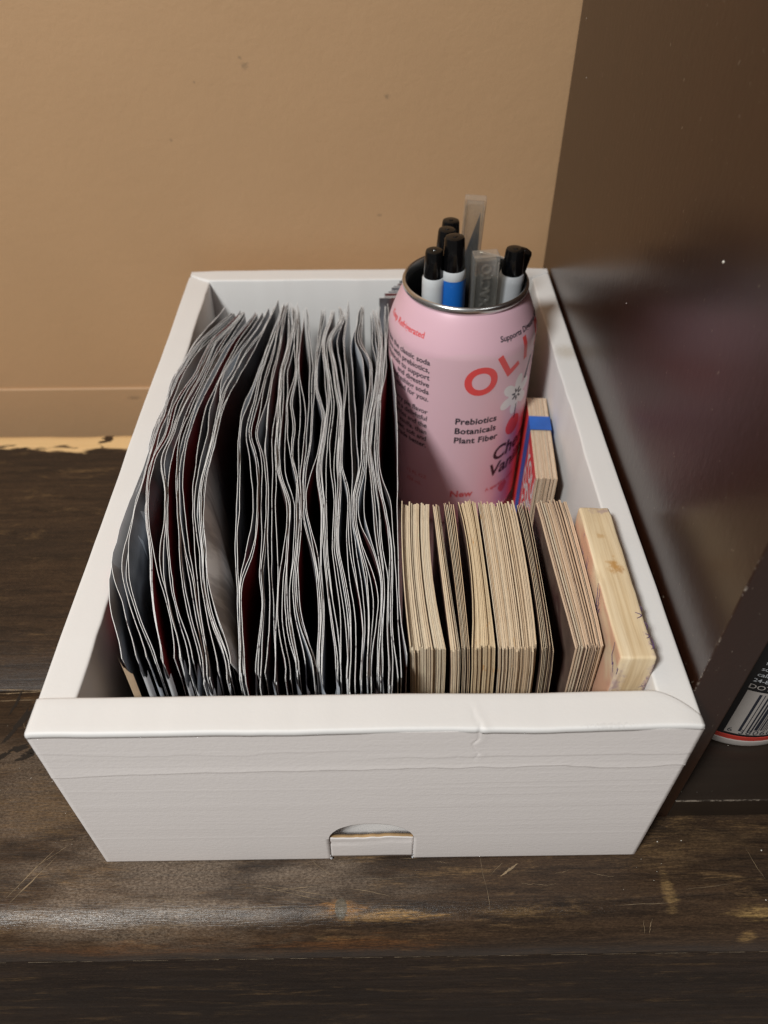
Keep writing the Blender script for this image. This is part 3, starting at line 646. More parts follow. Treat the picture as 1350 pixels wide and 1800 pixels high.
KEYS = [
 (26.2, 231.8, [21.1,20.9,20.4,19.1,17.2,15.1,13.2,11.7,10.6,9.7,9.1,8.7,8.6,8.5,8.5,8.6,8.7,8.9,9.1,9.3,9.4,9.3,9.1,8.8,8.6,8.5,8.5,8.5,8.6,8.8,8.9,9.1,9.4,9.7,10.0,10.4,10.9,11.5,12.1,12.8,13.5,14.4,15.5,16.8,18.3,19.8,21.3,22.7,23.8,24.5,24.7,24.8,24.8,24.8,24.8,24.8]),
 (23.7, 225.1, [33.9,33.5,32.5,30.5,28.0,25.4,23.1,21.0,19.1,17.5,16.1,14.9,13.9,13.1,12.5,12.0,11.7,11.6,11.6,11.6,11.6,11.4,11.2,10.9,10.7,10.6,10.6,10.7,10.9,11.1,11.3,11.5,11.8,12.1,12.5,12.9,13.5,14.2,14.9,15.7,16.6,17.7,19.4,21.5,23.8,26.2,28.3,29.8,30.5,30.7,30.7,30.7,30.7,30.7,30.7,30.7]),
 (24.1, 225.1, [34.3,34.2,33.7,32.7,31.2,29.6,28.1,26.8,25.6,24.4,23.3,22.1,20.9,19.7,18.4,17.2,16.0,15.0,14.1,13.3,12.6,12.1,11.7,11.4,11.2,11.1,11.1,11.2,11.3,11.5,11.6,11.9,12.2,12.4,12.8,13.2,13.7,14.4,15.2,16.0,16.8,18.0,19.6,21.7,24.1,26.5,28.6,30.0,30.8,31.0,31.0,31.0,31.0,31.0,31.0,31.0]),
 (23.6, 226.6, [44.2,44.0,43.3,41.8,39.9,37.7,35.7,34.0,32.4,31.1,29.8,28.7,27.5,26.4,25.3,24.3,23.3,22.5,21.7,21.0,20.4,20.0,19.7,19.5,19.3,19.3,19.3,19.4,19.5,19.7,20.0,20.5,21.1,21.7,22.3,22.9,23.5,24.0,24.6,25.1,25.7,26.4,27.4,28.6,30.0,31.4,32.7,33.6,34.2,34.4,34.4,34.4,34.4,34.4,34.4,34.4]),
 (21.7, 225.5, [46.0,45.7,44.9,43.6,41.9,40.2,38.6,37.1,35.7,34.5,33.3,32.3,31.3,30.4,29.4,28.4,27.4,26.5,25.5,24.5,23.6,22.9,22.2,21.6,21.1,20.8,20.8,21.0,21.2,21.5,21.9,22.4,22.9,23.5,24.1,24.7,25.3,25.9,26.5,27.1,27.7,28.4,29.4,30.4,31.6,32.8,33.8,34.6,35.0,35.1,35.1,35.1,35.1,35.1,35.1,35.1]),
 (21.1, 227.1, [48.5,48.1,47.4,46.2,44.8,43.3,41.9,40.6,39.4,38.2,36.9,35.7,34.4,33.2,32.0,30.9,29.7,28.6,27.6,26.6,25.7,25.1,24.6,24.2,24.0,23.8,23.8,23.9,24.0,24.2,24.6,25.1,25.7,26.4,27.1,27.7,28.4,29.0,29.7,30.4,31.1,31.9,33.0,34.3,35.7,37.2,38.5,39.6,40.2,40.4,40.5,40.5,40.5,40.5,40.5,40.5]),
 (17.9, 225.4, [51.1,50.5,49.4,48.0,46.5,45.1,43.8,42.5,41.3,40.1,38.9,37.8,36.7,35.7,34.7,33.7,32.8,32.1,31.4,30.7,30.2,29.7,29.3,28.9,28.6,28.3,28.0,27.7,27.5,27.4,27.5,27.9,28.4,29.0,29.6,30.3,30.9,31.5,32.2,32.8,33.5,34.3,35.2,36.4,37.6,38.8,39.9,40.7,41.1,41.2,41.2,41.2,41.2,41.2,41.2,41.2]),
 (21.4, 237.5, [56.0,55.7,55.0,53.6,51.8,49.8,47.9,46.2,44.6,43.3,42.2,41.2,40.3,39.3,38.4,37.6,36.8,36.2,35.7,35.4,35.1,35.0,35.1,35.1,35.2,35.2,35.2,35.2,35.2,35.3,35.6,36.2,36.9,37.7,38.5,39.3,40.1,40.9,41.8,42.7,43.5,44.3,45.1,45.8,46.5,47.1,47.8,48.5,49.1,49.6,50.0,50.1,50.2,50.2,50.2,50.2]),
 (17.8, 233.5, [57.6,57.3,56.8,56.3,55.7,55.2,54.6,54.0,53.3,52.5,51.7,51.0,50.2,49.6,49.1,48.6,48.2,47.7,47.3,46.9,46.4,45.9,45.3,44.8,44.3,43.8,43.5,43.2,42.9,42.8,43.0,43.4,44.0,44.7,45.3,45.9,46.4,46.9,47.3,47.7,48.1,48.6,49.1,49.6,50.2,50.7,51.3,51.8,52.3,52.6,52.7,52.8,52.8,52.8,52.8,52.8]),
 (16.3, 232.9, [67.6,67.5,67.3,67.1,66.9,66.7,66.5,66.3,66.0,65.7,65.4,65.0,64.5,63.9,63.3,62.7,62.2,61.8,61.5,61.2,60.8,60.4,59.9,59.3,58.9,58.5,58.3,58.1,58.0,57.9,57.7,57.5,57.3,57.1,56.9,56.8,56.9,57.1,57.4,57.6,57.8,57.9,57.8,57.6,57.2,56.9,56.5,56.2,55.9,55.8,55.7,55.7,55.7,55.7,55.7,55.7]),
 (21.2, 231.6, [80.3,79.9,78.9,77.4,75.8,74.3,73.2,72.5,72.0,71.7,71.6,71.7,71.7,71.6,71.4,71.2,70.9,70.6,70.2,69.9,69.5,69.1,68.7,68.3,68.0,67.7,67.6,67.5,67.4,67.2,66.9,66.5,66.0,65.5,65.0,64.5,64.2,63.9,63.6,63.3,63.0,62.8,62.5,62.2,61.9,61.6,61.2,61.0,60.7,60.6,60.5,60.5,60.5,60.5,60.5,60.5]),
 (20.2, 229.2, [80.8,80.8,80.8,80.8,80.9,80.9,80.8,80.5,80.0,79.4,78.7,77.9,77.0,76.0,75.0,74.0,73.1,72.6,72.2,72.0,71.9,71.9,72.1,72.4,72.6,72.7,72.6,72.5,72.4,72.3,72.2,72.2,72.1,72.0,71.9,71.9,71.8,71.7,71.5,71.4,71.3,71.3,71.3,71.4,71.5,71.6,71.7,71.8,71.9,71.9,71.9,71.9,71.9,71.9,71.9,71.9]),
 (17.7, 226.9, [87.8,87.6,87.3,86.8,86.2,85.6,84.9,84.2,83.5,82.9,82.4,81.9,81.6,81.3,81.0,80.7,80.5,80.3,80.0,79.8,79.6,79.4,79.3,79.3,79.2,79.3,79.5,79.7,79.9,80.0,79.9,79.6,79.2,78.7,78.3,77.8,77.2,76.7,76.1,75.4,75.0,74.7,74.9,75.3,76.0,76.7,77.3,77.8,78.0,78.2,78.2,78.2,78.2,78.2,78.2,78.2]),
 (15.9, 231.7, [93.0,93.2,93.4,93.6,93.7,93.6,93.3,92.8,92.2,91.6,91.0,90.4,89.9,89.6,89.3,89.2,89.2,89.2,89.3,89.4,89.4,89.3,89.2,89.0,88.8,88.6,88.3,88.1,87.8,87.5,87.3,87.0,86.8,86.6,86.3,86.0,85.7,85.3,84.9,84.5,84.2,84.0,84.0,84.2,84.4,84.7,85.0,85.2,85.4,85.6,85.6,85.6,85.6,85.6,85.6,85.6]),
 (17.6, 227.6, [97.6,97.7,97.9,98.2,98.7,99.1,99.5,99.8,99.9,99.8,99.4,99.0,98.5,98.1,97.7,97.4,97.1,96.9,96.7,96.5,96.3,96.0,95.8,95.5,95.3,95.4,95.6,95.8,96.2,96.6,97.1,97.6,98.2,98.9,99.4,99.9,100.1,100.3,100.3,100.4,100.4,100.3,100.0,99.5,99.0,98.4,97.9,97.5,97.3,97.2,97.2,97.2,97.2,97.2,97.2,97.2]),
 (17.1, 231.3, [104.2,103.9,103.6,103.2,102.9,102.7,102.8,103.0,103.2,103.4,103.5,103.5,103.4,103.1,102.7,102.2,101.7,101.0,100.3,99.7,99.2,98.9,98.8,98.7,98.7,98.8,99.0,99.2,99.4,99.6,100.0,100.3,100.7,101.1,101.5,101.8,102.1,102.3,102.5,102.7,103.0,103.1,103.2,103.3,103.4,103.4,103.5,103.6,103.6,103.6,103.6,103.6,103.6,103.6,103.6,103.6]),
 (24.3, 229.6, [106.8,106.7,106.5,106.2,105.8,105.5,105.3,105.2,105.2,105.3,105.3,105.4,105.4,105.5,105.6,105.7,105.8,105.9,106.0,106.2,106.3,106.4,106.6,106.7,106.8,106.9,106.9,106.9,107.0,106.9,106.8,106.7,106.6,106.4,106.2,106.0,105.8,105.6,105.4,105.2,105.0,104.9,104.9,104.9,104.9,104.9,105.0,105.0,105.0,105.0,105.0,105.0,105.0,105.0,105.0,105.0]),
]
# ------------------------------------------------------------------ leaflets
YG = np.linspace(14, 262, 56)
FLOOR = 2.35
COUNTS = [3, 0, 6, 0, 3, 0, 6, 0, 9, 8, 3, 6, 8, 7, 6, 1]
nk = len(KEYS)
KX = [np.array(k[2]) for k in KEYS]
curves = []; ends = []; cluster = []
cl = 0
CLOF = [0, 0, 1, 1, 2, 2, 3, 3, 4, 4, 5, 6, 6, 7, 8, 9, 10]
for i in range(nk):
    curves.append(KX[i]); ends.append((KEYS[i][0], KEYS[i][1])); cluster.append(CLOF[i])
    if i == nk - 1: break
    n = COUNTS[i]
    if n == 0: continue
    gaps = np.array([np.exp(1.35 * fbm1(YG / 44.0, 1000 + i * 40 + j, 2, gain=.35)) for j in range(n + 1)])
    cum = np.cumsum(gaps, 0) / gaps.sum(0)
    for j in range(n):
        t = cum[j]
        curves.append(KX[i] * (1 - t) + KX[i + 1] * t)
        u = (j + 1) / (n + 1)
        yf = KEYS[i][0] * (1 - u) + KEYS[i + 1][0] * u + rng.normal(0, 2.6); yb = KEYS[i][1] * (1 - u) + KEYS[i + 1][1] * u + rng.normal(0, 2.2)
        ends.append((max(13.5, yf), yb)); cluster.append(CLOF[i] if (CLOF[i] == CLOF[i + 1] or u < .55) else CLOF[i + 1])
X = np.array(curves); N = len(X)
TH = 0.205
for it in range(60):      # keep every leaflet clear of its neighbours
    dlt = X[1:] - X[:-1]; need = np.clip(TH * 1.9 - dlt, 0, None) * .5
    X[:-1] -= need; X[1:] += need
X[0] += .1
BIG = max(k for k in range(N) if cluster[k] == 3)
def leaflet_x(i, y, z):
    x = float(np.interp(y, YG, X[i]))
    k = max(0.0, min(1.0, (92 - z) / 5.0))
    if x < 20: x = x * (1 - k) + k * (12.6 + (x - 8.4) * (7.4 / 11.6))
    if i == BIG: x += 7.6 * (1 - math.exp(-(91.5 - min(z, 91.5)) / 6.0)) * math.exp(-((y - 60) / 36) ** 2)
    reg = 14.0 + (106.5 - 14.0) * i / (N - 1)
    q = .30 * ((91 - min(z, 91)) / 91) ** 1.6
    return x * (1 - q) + reg * q
CNAME = {0: 'in the outermost bundle bowing over the left rim', 1: 'in the bundle before the first dark red gap', 2: 'in the thin bundle between two dark red gaps',
         3: 'in the bundle left of the widest gap', 4: 'in the crowded bundle right of the widest gap', 5: 'in the bundle left of the central black opening',
         6: 'in the bundle right of the central black opening', 7: 'in the bundle below the eye shaped gap', 8: 'in the wavy bundle right of the middle',
         9: 'in the dense bundle before the black slot', 10: 'beside the black slot and pink can'}
csize = {c: cluster.count(c) for c in set(cluster)}
# X is ordered left to right, cluster ids follow; enforce ordering
cnt = {}
LEAF = []
ZR = (FLOOR, 24, 48, 70, 82, 1.0)
for i in range(N):
    yf, yb = ends[i]
    ns = 72
    ys = np.linspace(yf, yb, ns)
    Htop = 91.3 + rng.normal(0, .45)
    top = Htop + fbm1(ys * .06, 2000 + i, 4) * .26
    top -= abs(rng.normal(0, 1.6)) * np.linspace(1, 0, ns) ** 14
    zl = [FLOOR, 40, 66, 78, 85, 88.5]
    sl = rng.normal(0, .012)
    v = []; f = []; mi = []
    nz = len(zl) + 1
    P = np.zeros((ns, nz, 3)); flare = rng.normal(.35, .75); bow = rng.uniform(5, 10)
    fy = fbm1(np.array(zl + [92]) * .04, 2200 + i, 3) * .5
    jit = fbm1(ys * .09, 2400 + i, 3) * .085
    for a in range(ns):
        for b in range(nz):
            z = zl[b] if b < nz - 1 else top[a]
            t = 1 - a / (ns - 1)
            yy = ys[a] + fy[b] * (t ** 6)
            P[a, b] = (leaflet_x(i, ys[a], z) + jit[a] * (z / 91) + flare * t ** bow, yy, z)
    h = np.array((TH / 2, 0, 0))
    for s_ in (-1, 1):
        b0 = len(v); v += (P + h * s_).reshape(-1, 3).tolist()
        g_ = grid_faces(ns, nz, off=b0)
        f += [q[::-1] for q in g_] if s_ < 0 else g_
        mi += [0 if s_ > 0 else 1] * len(g_)
    b0 = len(v)                                    # cut edges: top, front, back
    for a in range(ns): v += [(P[a, -1] - h).tolist(), (P[a, -1] + h).tolist()]
    for a in range(ns - 1): f.append((b0 + 2 * a, b0 + 2 * a + 2, b0 + 2 * a + 3, b0 + 2 * a + 1)); mi.append(2)
    for e in (0, ns - 1):
        b0 = len(v)
        for b in range(nz): v += [(P[e, b] - h).tolist(), (P[e, b] + h).tolist()]
        for b in range(nz - 1): f.append((b0 + 2 * b, b0 + 2 * b + 2, b0 + 2 * b + 3, b0 + 2 * b + 1)); mi.append(2)
    right = MAT['print']; left = MAT['print']
    if rng.random() < .42: right = MAT['print_navy']
    if rng.random() < .26: left = MAT['print_navy']
    if rng.random() < .07: right = MAT['print_red']
    c = cluster[i]; cnt[c] = cnt.get(c, 0) + 1; kth = cnt[c]
    if i == 0: left = MAT['print_pale']
    if c == 3 and kth == csize[3]: right = MAT['print_gloss_streak']
    if (c == 1 and kth == csize[1]) or (c == 2 and kth == csize[2]): right = MAT['print_red']
    if c == 0: right = MAT['print_navy'] if kth < csize[0] else MAT['print']
    if i == N - 1: right = MAT['flap']
    if c in (0,) and kth == csize[0]: place = 'last leaflet'
    if csize[c] == 1: lab = 'glossy dark leaflet standing alone ' + CNAME[c]
    else: lab = 'glossy dark leaflet, %s from the left %s' % (ORD[kth], CNAME[c])
    org = (float(P[0, 0, 0]), yf, FLOOR)
    o = obj('glossy_leaflet', v, f, [right, left, MAT['paper_edge']], None, org, mi, smooth=True)
    tag(o, lab, 'leaflet', 'glossy dark leaflets filed upright in the white box')
    LEAF.append((o, org, P, yf, Htop))
# white paper flaps joining neighbouring leaflets at their front ends
i = 0; r_ = np.random.default_rng(77)
while i < N - 2:
    best = None
    for j in range(i + 1, min(N, i + 5)):
        gap = np.interp(LEAF[i][3] + 2, YG, X[j]) - np.interp(LEAF[i][3] + 2, YG, X[i])
        if 1.7 < gap < 7.5: best = (j, gap); break
    if best is None or (r_.random() < .22 and i > 0): i += 1; continue
    j, gap = best
    o, org, P, yf, Ht = LEAF[i]; Pj = LEAF[j][2]
    y0 = min(LEAF[k][3] for k in range(i, j + 1)) - .5
    nu, nv = 11, 9; v = []
    part = 1.0 if r_.random() < .5 else r_.uniform(.55, .85)
    dip = r_.uniform(4.5, 15); z1 = Ht - r_.uniform(.5, 2.5)
    torn = fbm1(np.linspace(0, 7, nu), 3000 + i, 3) * .5
    for a in range(nu):
        u = a / (nu - 1) * part
        prof_ = (1 - u) ** 2.2 + (.55 * u ** 3 if part == 1.0 else 0)
        zt = z1 - dip * (1 - prof_) + torn[a]
        for b in range(nv):
            z = FLOOR + (zt - FLOOR) * (b / (nv - 1))
            xa = leaflet_x(i, yf, z); xb = leaflet_x(j, max(yf, LEAF[j][3]), z)
            yv = y0 * 1.0 - 1.1 * math.sin(math.pi * min(1, u)) - .5 * u + (yf - y0) * max(0, 1 - u * 6)
            v.append((xa + (xb - xa) * u, yv, z))
    fl = obj('paper_flap', v, grid_faces(nu, nv), MAT['tan_flap'] if i == 0 else MAT[('flap', 'flap', 'flap', 'print_navy', 'print')[int(r_.integers(5)) if i > 14 else int(r_.integers(4))]], o, org, smooth=True)
    i = j if r_.random() < .7 else j + 1

# dark leaflets stacked crosswise behind the can
for k in range(9):
    y = 238 + k * 2.4; x0 = 105 + (y - 245) * .6 + rng.normal(0, .5); x1 = 163 + rng.normal(0, 1.5); Ht = 92.0 + k * .1 + rng.normal(0, .3)
    v = []; f = []; n = 16
    yy = y + fbm1(np.linspace(0, 2.2, n), 4000 + k, 2) * .45
    for a in range(n):
        x = x0 + (x1 - x0) * a / (n - 1)
        for dy in (-.22, .22):
            for z in (FLOOR, Ht): v.append((x, yy[a] + dy, z))
    mi = []
    for a in range(n - 1):
        q = 4 * a
        for t, m in (((0, 4, 5, 1), 0), ((2, 3, 7, 6), 0), ((1, 5, 7, 3), 1)): f.append(tuple(q + i for i in t)); mi.append(m)
    f += [(0, 1, 3, 2)]; mi.append(1)
    o = obj('crosswise_leaflet', v, f, [MAT['print'], MAT['paper_edge']], None, (x0, y, FLOOR), mi)
    tag(o, 'dark leaflet standing crosswise behind the pink can, %s from the rear wall' % ORD[9 - k], 'leaflet', 'dark leaflets crosswise behind the pink can')

# ------------------------------------------------------------------ cards
def bundle(name, L, R, n, lean, desc, em='card_edge', seed=0, zoff=0.0, loose=0.0):
    r_ = np.random.default_rng(5000 + seed)
    py = [p[1] for p in L]; cl_ = np.polyfit(py, [p[0] for p in L], min(2, len(L) - 1)); cr_ = np.polyfit([p[1] for p in R], [p[0] for p in R], min(2, len(R) - 1))
    wts = r_.uniform(.55, 1.6, n); wts /= wts.sum(); e0 = 0.0
    bump_ = 0.0
    for k in range(n):
        e1 = e0 + wts[k]
        y0 = 26.3 + r_.normal(0, .55) + (r_.normal(0, .5) if r_.random() < .2 else 0); y1 = y0 + 63.6 + r_.normal(0, .15); zt = 91.0 + zoff + r_.normal(0, .30) + (r_.normal(0, .7) if r_.random() < .25 else 0)
        ny = 8; v = []; f = []; mi = []
        shrink = (.055 + .26 * loose) * (e1 - e0)
        zs = (FLOOR, 40, 66, 80, zt)
        rows = []
        for a in range(ny):
            y = y0 + (y1 - y0) * a / (ny - 1)
            l, rr = np.polyval(cl_, y), np.polyval(cr_, y)
            for z in zs:
                dx = lean * (1 - math.exp(-(91 - min(91, z)) / 24))
                zz_ = z - (.5 if (z == zt and a in (0, ny - 1)) else 0)
                for e in (e0 + shrink, e1 - shrink): v.append((l + (rr - l) * e + dx, y, zz_))
        nzs = len(zs)
        ix = lambda a, b, s: (a * nzs + b) * 2 + s
        for a in range(ny - 1):
            for b in range(nzs - 1):
                f.append((ix(a, b, 0), ix(a, b + 1, 0), ix(a + 1, b + 1, 0), ix(a + 1, b, 0))); mi.append(0)
                f.append((ix(a, b, 1), ix(a + 1, b, 1), ix(a + 1, b + 1, 1), ix(a, b + 1, 1))); mi.append(0)
            f.append((ix(a, nzs - 1, 0), ix(a, nzs - 1, 1), ix(a + 1, nzs - 1, 1), ix(a + 1, nzs - 1, 0))); mi.append(1)
        for b in range(nzs - 1):
            f.append((ix(0, b, 0), ix(0, b, 1), ix(0, b + 1, 1), ix(0, b + 1, 0))); mi.append(1)
            f.append((ix(ny - 1, b, 0), ix(ny - 1, b + 1, 0), ix(ny - 1, b + 1, 1), ix(ny - 1, b, 1))); mi.append(1)
        xm = float(np.mean([p[0] for p in v]))
        o = obj('playing_card', v, f, [MAT['card_face'], MAT[em]], None, (xm, y0, FLOOR), mi)
        lab = 'tan edged card, %s from the left %s' % (ORD[k + 1], desc) if n > 1 else 'tan edged card ' + desc
        tag(o, lab, 'card', 'worn cards with tan edges filed in the box')
        e0 = e1
bundle('a', [(107.4, 89.6), (106.9, 54.5), (108.2, 25)], [(117.6, 90.5), (116.6, 58), (119.2, 25)], 19, 1.2, 'in the leftmost card bundle', em='card_edge_c', seed=1)
bundle('b', [(118.6, 90.5), (119.6, 53.2), (120.4, 26.6)], [(121.0, 91), (122.2, 53), (123.4, 26.5)], 6, 2.0, 'in the thin wedge after the leftmost bundle', seed=2)
bundle('c', [(122.5, 91.8), (123.6, 54.2), (123.8, 27.0)], [(126.6, 90.4), (126.7, 54.2), (126.4, 27.4)], 6, 2.4, 'among loose cards before the orange stained bundle', seed=3, loose=.9)
bundle('d', [(127.6, 91.7), (129.2, 56.3), (127.0, 27.9)], [(134.3, 91.6), (134.4, 54.0), (134.1, 28.7)], 13, 2.4, 'in the orange stained bundle', em='card_edge_d', seed=4, zoff=.6)
bundle('e', [(135.2, 90.9), (135.2, 54.0), (134.9, 26.6)], [(148.1, 91.3), (148.1, 53.8), (146.9, 30.4)], 24, 2.8, 'in the thick middle card bundle', seed=5)
bundle('f', [(148.8, 91.3), (149.1, 53.8), (147.9, 28.0)], [(153.2, 91.2), (152.6, 53.7), (151.8, 28.0)], 7, 2.8, 'among loose cards right of the middle bundle', seed=6, loose=1.1)
bundle('g', [(156.0, 90.5), (157.0, 52.6), (158.0, 26.5)], [(167.3, 90.3), (167.5, 52.4), (166.8, 26.3)], 21, 1.0, 'in the brown card bundle beside the wood block', em='card_edge_b', seed=7, zoff=.2)

# ------------------------------------------------------------------ wood block
bx0, bx1, by0, by1, bz = 168.25, 179.0, 17.2, 80.0, 98.0
nx, ny_, nzb = 7, 26, 20
bm = bmesh.new(); bmesh.ops.create_cube(bm, size=1.0)
for vv in bm.verts: vv.co = ((bx0 + bx1) / 2 + vv.co.x * (bx1 - bx0), (by0 + by1) / 2 + vv.co.y * (by1 - by0), (FLOOR + bz) / 2 + vv.co.z * (bz - FLOOR))
bmesh.ops.bevel(bm, geom=bm.edges[:], offset=1.0, segments=3, affect='EDGES', profile=.6)
for k in range(5):
    es = [e for e in bm.edges if e.calc_length() > 4]
    if not es: break
    bmesh.ops.subdivide_edges(bm, edges=es, cuts=1, use_grid_fill=True)
from mathutils import noise as mnoise
for vv in bm.verts:
    p = vv.co.copy(); d = mnoise.noise_vector(p * .22) * .28 + mnoise.noise_vector(p * .06) * .5
    chip = math.exp(-((p.y - 50) / 2.5) ** 2) * math.exp(-((p.z - bz) / 2) ** 2) * math.exp(-((p.x - bx0) / 2) ** 2)
    vv.co = p + d + Vector((1.0 * chip, 0, -1.0 * chip))
    if p.y > by1 - 2.5 and p.x > bx0 + 7 and p.z > bz - 3: vv.co.z -= .6
bmesh.ops.triangulate(bm, faces=[f for f in bm.faces if len(f.verts) > 4])
bv = [tuple(q.co) for q in bm.verts]; bm.verts.index_update(); bf = [[q.index for q in p.verts] for p in bm.faces]; bm.free()
blk = obj('wood_block', bv, bf, MAT['block'], None, (0, 0, 0), smooth=True)
e = blk.modifiers.new('split', 'EDGE_SPLIT'); e.split_angle = 0.8
tag(blk, 'pale rectangular wood block with purple pen scribbles standing at the right end', 'wood block')
def tube(name, pts, r, m, parent, origin=(0, 0, 0), sides=5):
    pts = [Vector(p) for p in pts]; v = []; n = len(pts)
    for i, p in enumerate(pts):
        t = (pts[min(n - 1, i + 1)] - pts[max(0, i - 1)]).normalized(); a = t.orthogonal().normalized(); b = t.cross(a)
        rr = r * (.4 + .6 * math.sin(math.pi * (i + .5) / n))
        for k in range(sides):
            an = 2 * math.pi * k / sides; v.append(tuple(p + a * math.cos(an) * rr + b * math.sin(an) * rr))
    f = []
    for i in range(n - 1):
        for k in range(sides): f.append((i * sides + k, i * sides + (k + 1) % sides, (i + 1) * sides + (k + 1) % sides, (i + 1) * sides + k))
    return obj(name, v, f, m, parent, origin)
r_ = np.random.default_rng(21)
def scr(y0, z0, x0, dy, dx, n=9): return [(x0 + dx * math.sin(i / (n - 1) * 3.1) , y0 + dy * i / (n - 1), z0) for i in range(n)]
for y0, x0, dy, dx in ((33.5, 176.4, -2.2, 1.7), (30, 178.2, -3, .6), (25.5, 177.4, -1.6, 1.1), (24, 178.6, -4, .3), (22, 177.8, -2, .9), (36, 178.4, -2, .35)):
    tube('pen_scribble', scr(y0, bz + .05, x0, dy, dx), .16, MAT['pencil'], blk)
for i in range(10):
    side = r_.random() < .5
    x0 = (r_.uniform(168.4, 171.5) if side else r_.uniform(177, 178.8)); z0 = r_.uniform(72, 96); y = by0 - .05
    pts = [(x0 + r_.normal(0, .35) + .3 * i2 * (1 if side else -1) * r_.uniform(-.3, 1), y, z0 - i2 * r_.uniform(.4, .9)) for i2 in range(6)]
    tube('pen_scribble', pts, .11, MAT['pencil'], blk)
for k in range(7):
    y0 = r_.uniform(20, 75); pts = [(bx0 - .05, y0 - i2 * r_.uniform(.3, 1.2), 97 - i2 * r_.uniform(1.0, 2.6)) for i2 in range(7)]
    tube('pen_scribble', pts, .10, MAT['pencil'], blk)

# ------------------------------------------------------------------ banded card pack right of the can
PK = thing('banded_card_pack', 'small red and white card pack held by blue tape beside the pink can', 'card pack', (165.9, 131.0, FLOOR))
PK.rotation_euler = (0, 0, -math.radians(4.6))
r_ = np.random.default_rng(33); xk = 0.0
for k in range(20):
    t = .46; a = (xk + .02, r_.normal(0, .25), r_.uniform(0, .1)); b = (xk + t - .02, 58 + r_.normal(0, .25), 63.3 + r_.normal(0, .16))
    v, f = box_vf(a, b)
    o = obj('card', v, f, [MAT['pack_red'] if k == 0 else MAT['card_face'], MAT['card_edge_b']], PK, (0, 0, 0), [1, 1, 1, 0, 1, 0])
    xk += t
TW = xk
def band(name, y0, y1, off, m):
    pts = [(-off, -off), (TW + off, -off), (TW + off, 63.9 + off), (-off, 63.9 + off)]
    v = []
    for x, z in pts: v += [(x, y0, z + .1), (x, y1, z + .1)]
    f = [(2 * i, 2 * ((i + 1) % 4), 2 * ((i + 1) % 4) + 1, 2 * i + 1) for i in range(4)]
    o = obj(name, v, f, m, PK, (0, 0, 0)); q = o.modifiers.new('thick', 'SOLIDIFY'); q.thickness = .12 * S; return o
band('tape_band', 32.5, 42.5, .14, MAT['tape_blue'])
def pack_letter(tx, y, z, size, m=None):
    v, f = text_mesh(tx, size, .03, maxedge=50)
    # read from the left side, letters running up the pack
    vv = [(-.09, y - p[0], z + p[1]) for p in v]
    obj('lettering', vv, f, MAT['ink_white'], PK, (0, 0, 0))
pack_letter('YOU', 15.5, 52, 13.5); pack_letter('DO', 20.5, 39.5, 13.5); pack_letter('OF', 10, 39.5, 13.5); pack_letter('YOU', 15.5, 27, 13.5)
bdv = [(-.06, .6, 2), (-.06, 2.0, 2), (-.06, 2.0, 62), (-.06, .6, 62)]
obj('printed_border', bdv, [(0, 1, 2, 3)], MAT['ink_white'], PK, (0, 0, 0))

# ------------------------------------------------------------------ soda can used as a pen cup
CX_, CY_, CZ_ = 137.5, 193.7, FLOOR
CAN = thing('soda_can', 'pink soda can with its top cut off holding pens and knife caps', 'soda can', (CX_, CY_, CZ_))
oc = (CX_, CY_, CZ_)
PRF = [(24.5, 1.2), (26.0, 0.2), (27.6, 1.6), (30.5, 5.5), (32.2, 8.5), (32.95, 11.5), (33.0, 20)] + [(33.0, z) for z in (40, 60, 80, 96)] + [(33.0, 101.5), (32.9, 103.2), (32.5, 104.8), (31.7, 107.4), (30.6, 110.4), (29.4, 113.4), (28.2, 116.2), (27.3, 118.0), (26.7, 119.0), (26.3, 119.6)]
lathe('can_body', PRF, MAT['pink'], CAN, oc, oc, 128, cap=False)
lathe('lid_rim', [(26.2, 119.3), (26.55, 119.9), (27.05, 120.6), (27.2, 121.4), (27.15, 122.2), (26.8, 122.9), (26.2, 123.2), (25.7, 122.9), (25.45, 122.2), (25.4, 120.2), (25.8, 118.5), (26.0, 117.6)], MAT['metal'], CAN, oc, oc, 128, cap=False)
lathe('can_lining', [(25.8, 118.0), (28.6, 113), (31.4, 106.5), (32.5, 102.5), (32.6, 95), (32.6, 30), (32.4, 10), (28, 3.0), (2, 2.6)], MAT['metal_dark'], CAN, oc, oc, 96, cap=False)
_pz = [p[1] for p in PRF]; _pr = [p[0] for p in PRF]
cprof = lambda z: float(np.interp(z - CZ_, _pz, _pr))
def cl_(body, size, a, z, m, rot=0, bold=0., shear=0., align='CENTER', spacing=1.0, off=.07):
    return letter(body, size, oc, cprof, a, z, MAT[m], CAN, oc, math.radians(rot), bold, shear, align, off, spacing)
cl_('O', 18.5, -79.2, 93.3, 'ink_red', 6, .035)
cl_('L', 16.5, -57.0, 99.8, 'ink_red', 30, .035)
cl_('I', 15.0, -39.5, 103.0, 'ink_red', 8, .035)
cl_('P', 15.0, -16.0, 104.0, 'ink_red', -8, .035)
for i, tx in enumerate(('Prebiotics', 'Botanicals', 'Plant Fiber')): cl_(tx, 4.6, -97.0, 73.2 - i * 5.35, 'ink_dark', -1.5, .028, 0, 'LEFT', 1.05)
cl_('Cherry', 11.0, -63.5, 50.2, 'ink_maroon', 4, .022, .22, 'LEFT')
cl_('Vanilla', 10.5, -65.5, 40.2, 'ink_maroon', 4, .022, .22, 'LEFT')
cl_('A sparkling tonic', 3.0, -66, 29.0, 'ink_red2', 4, .015, 0, 'LEFT')
cl_('New', 5.6, -97.0, 29.2, 'ink_red2', 0, .03, 0, 'LEFT')
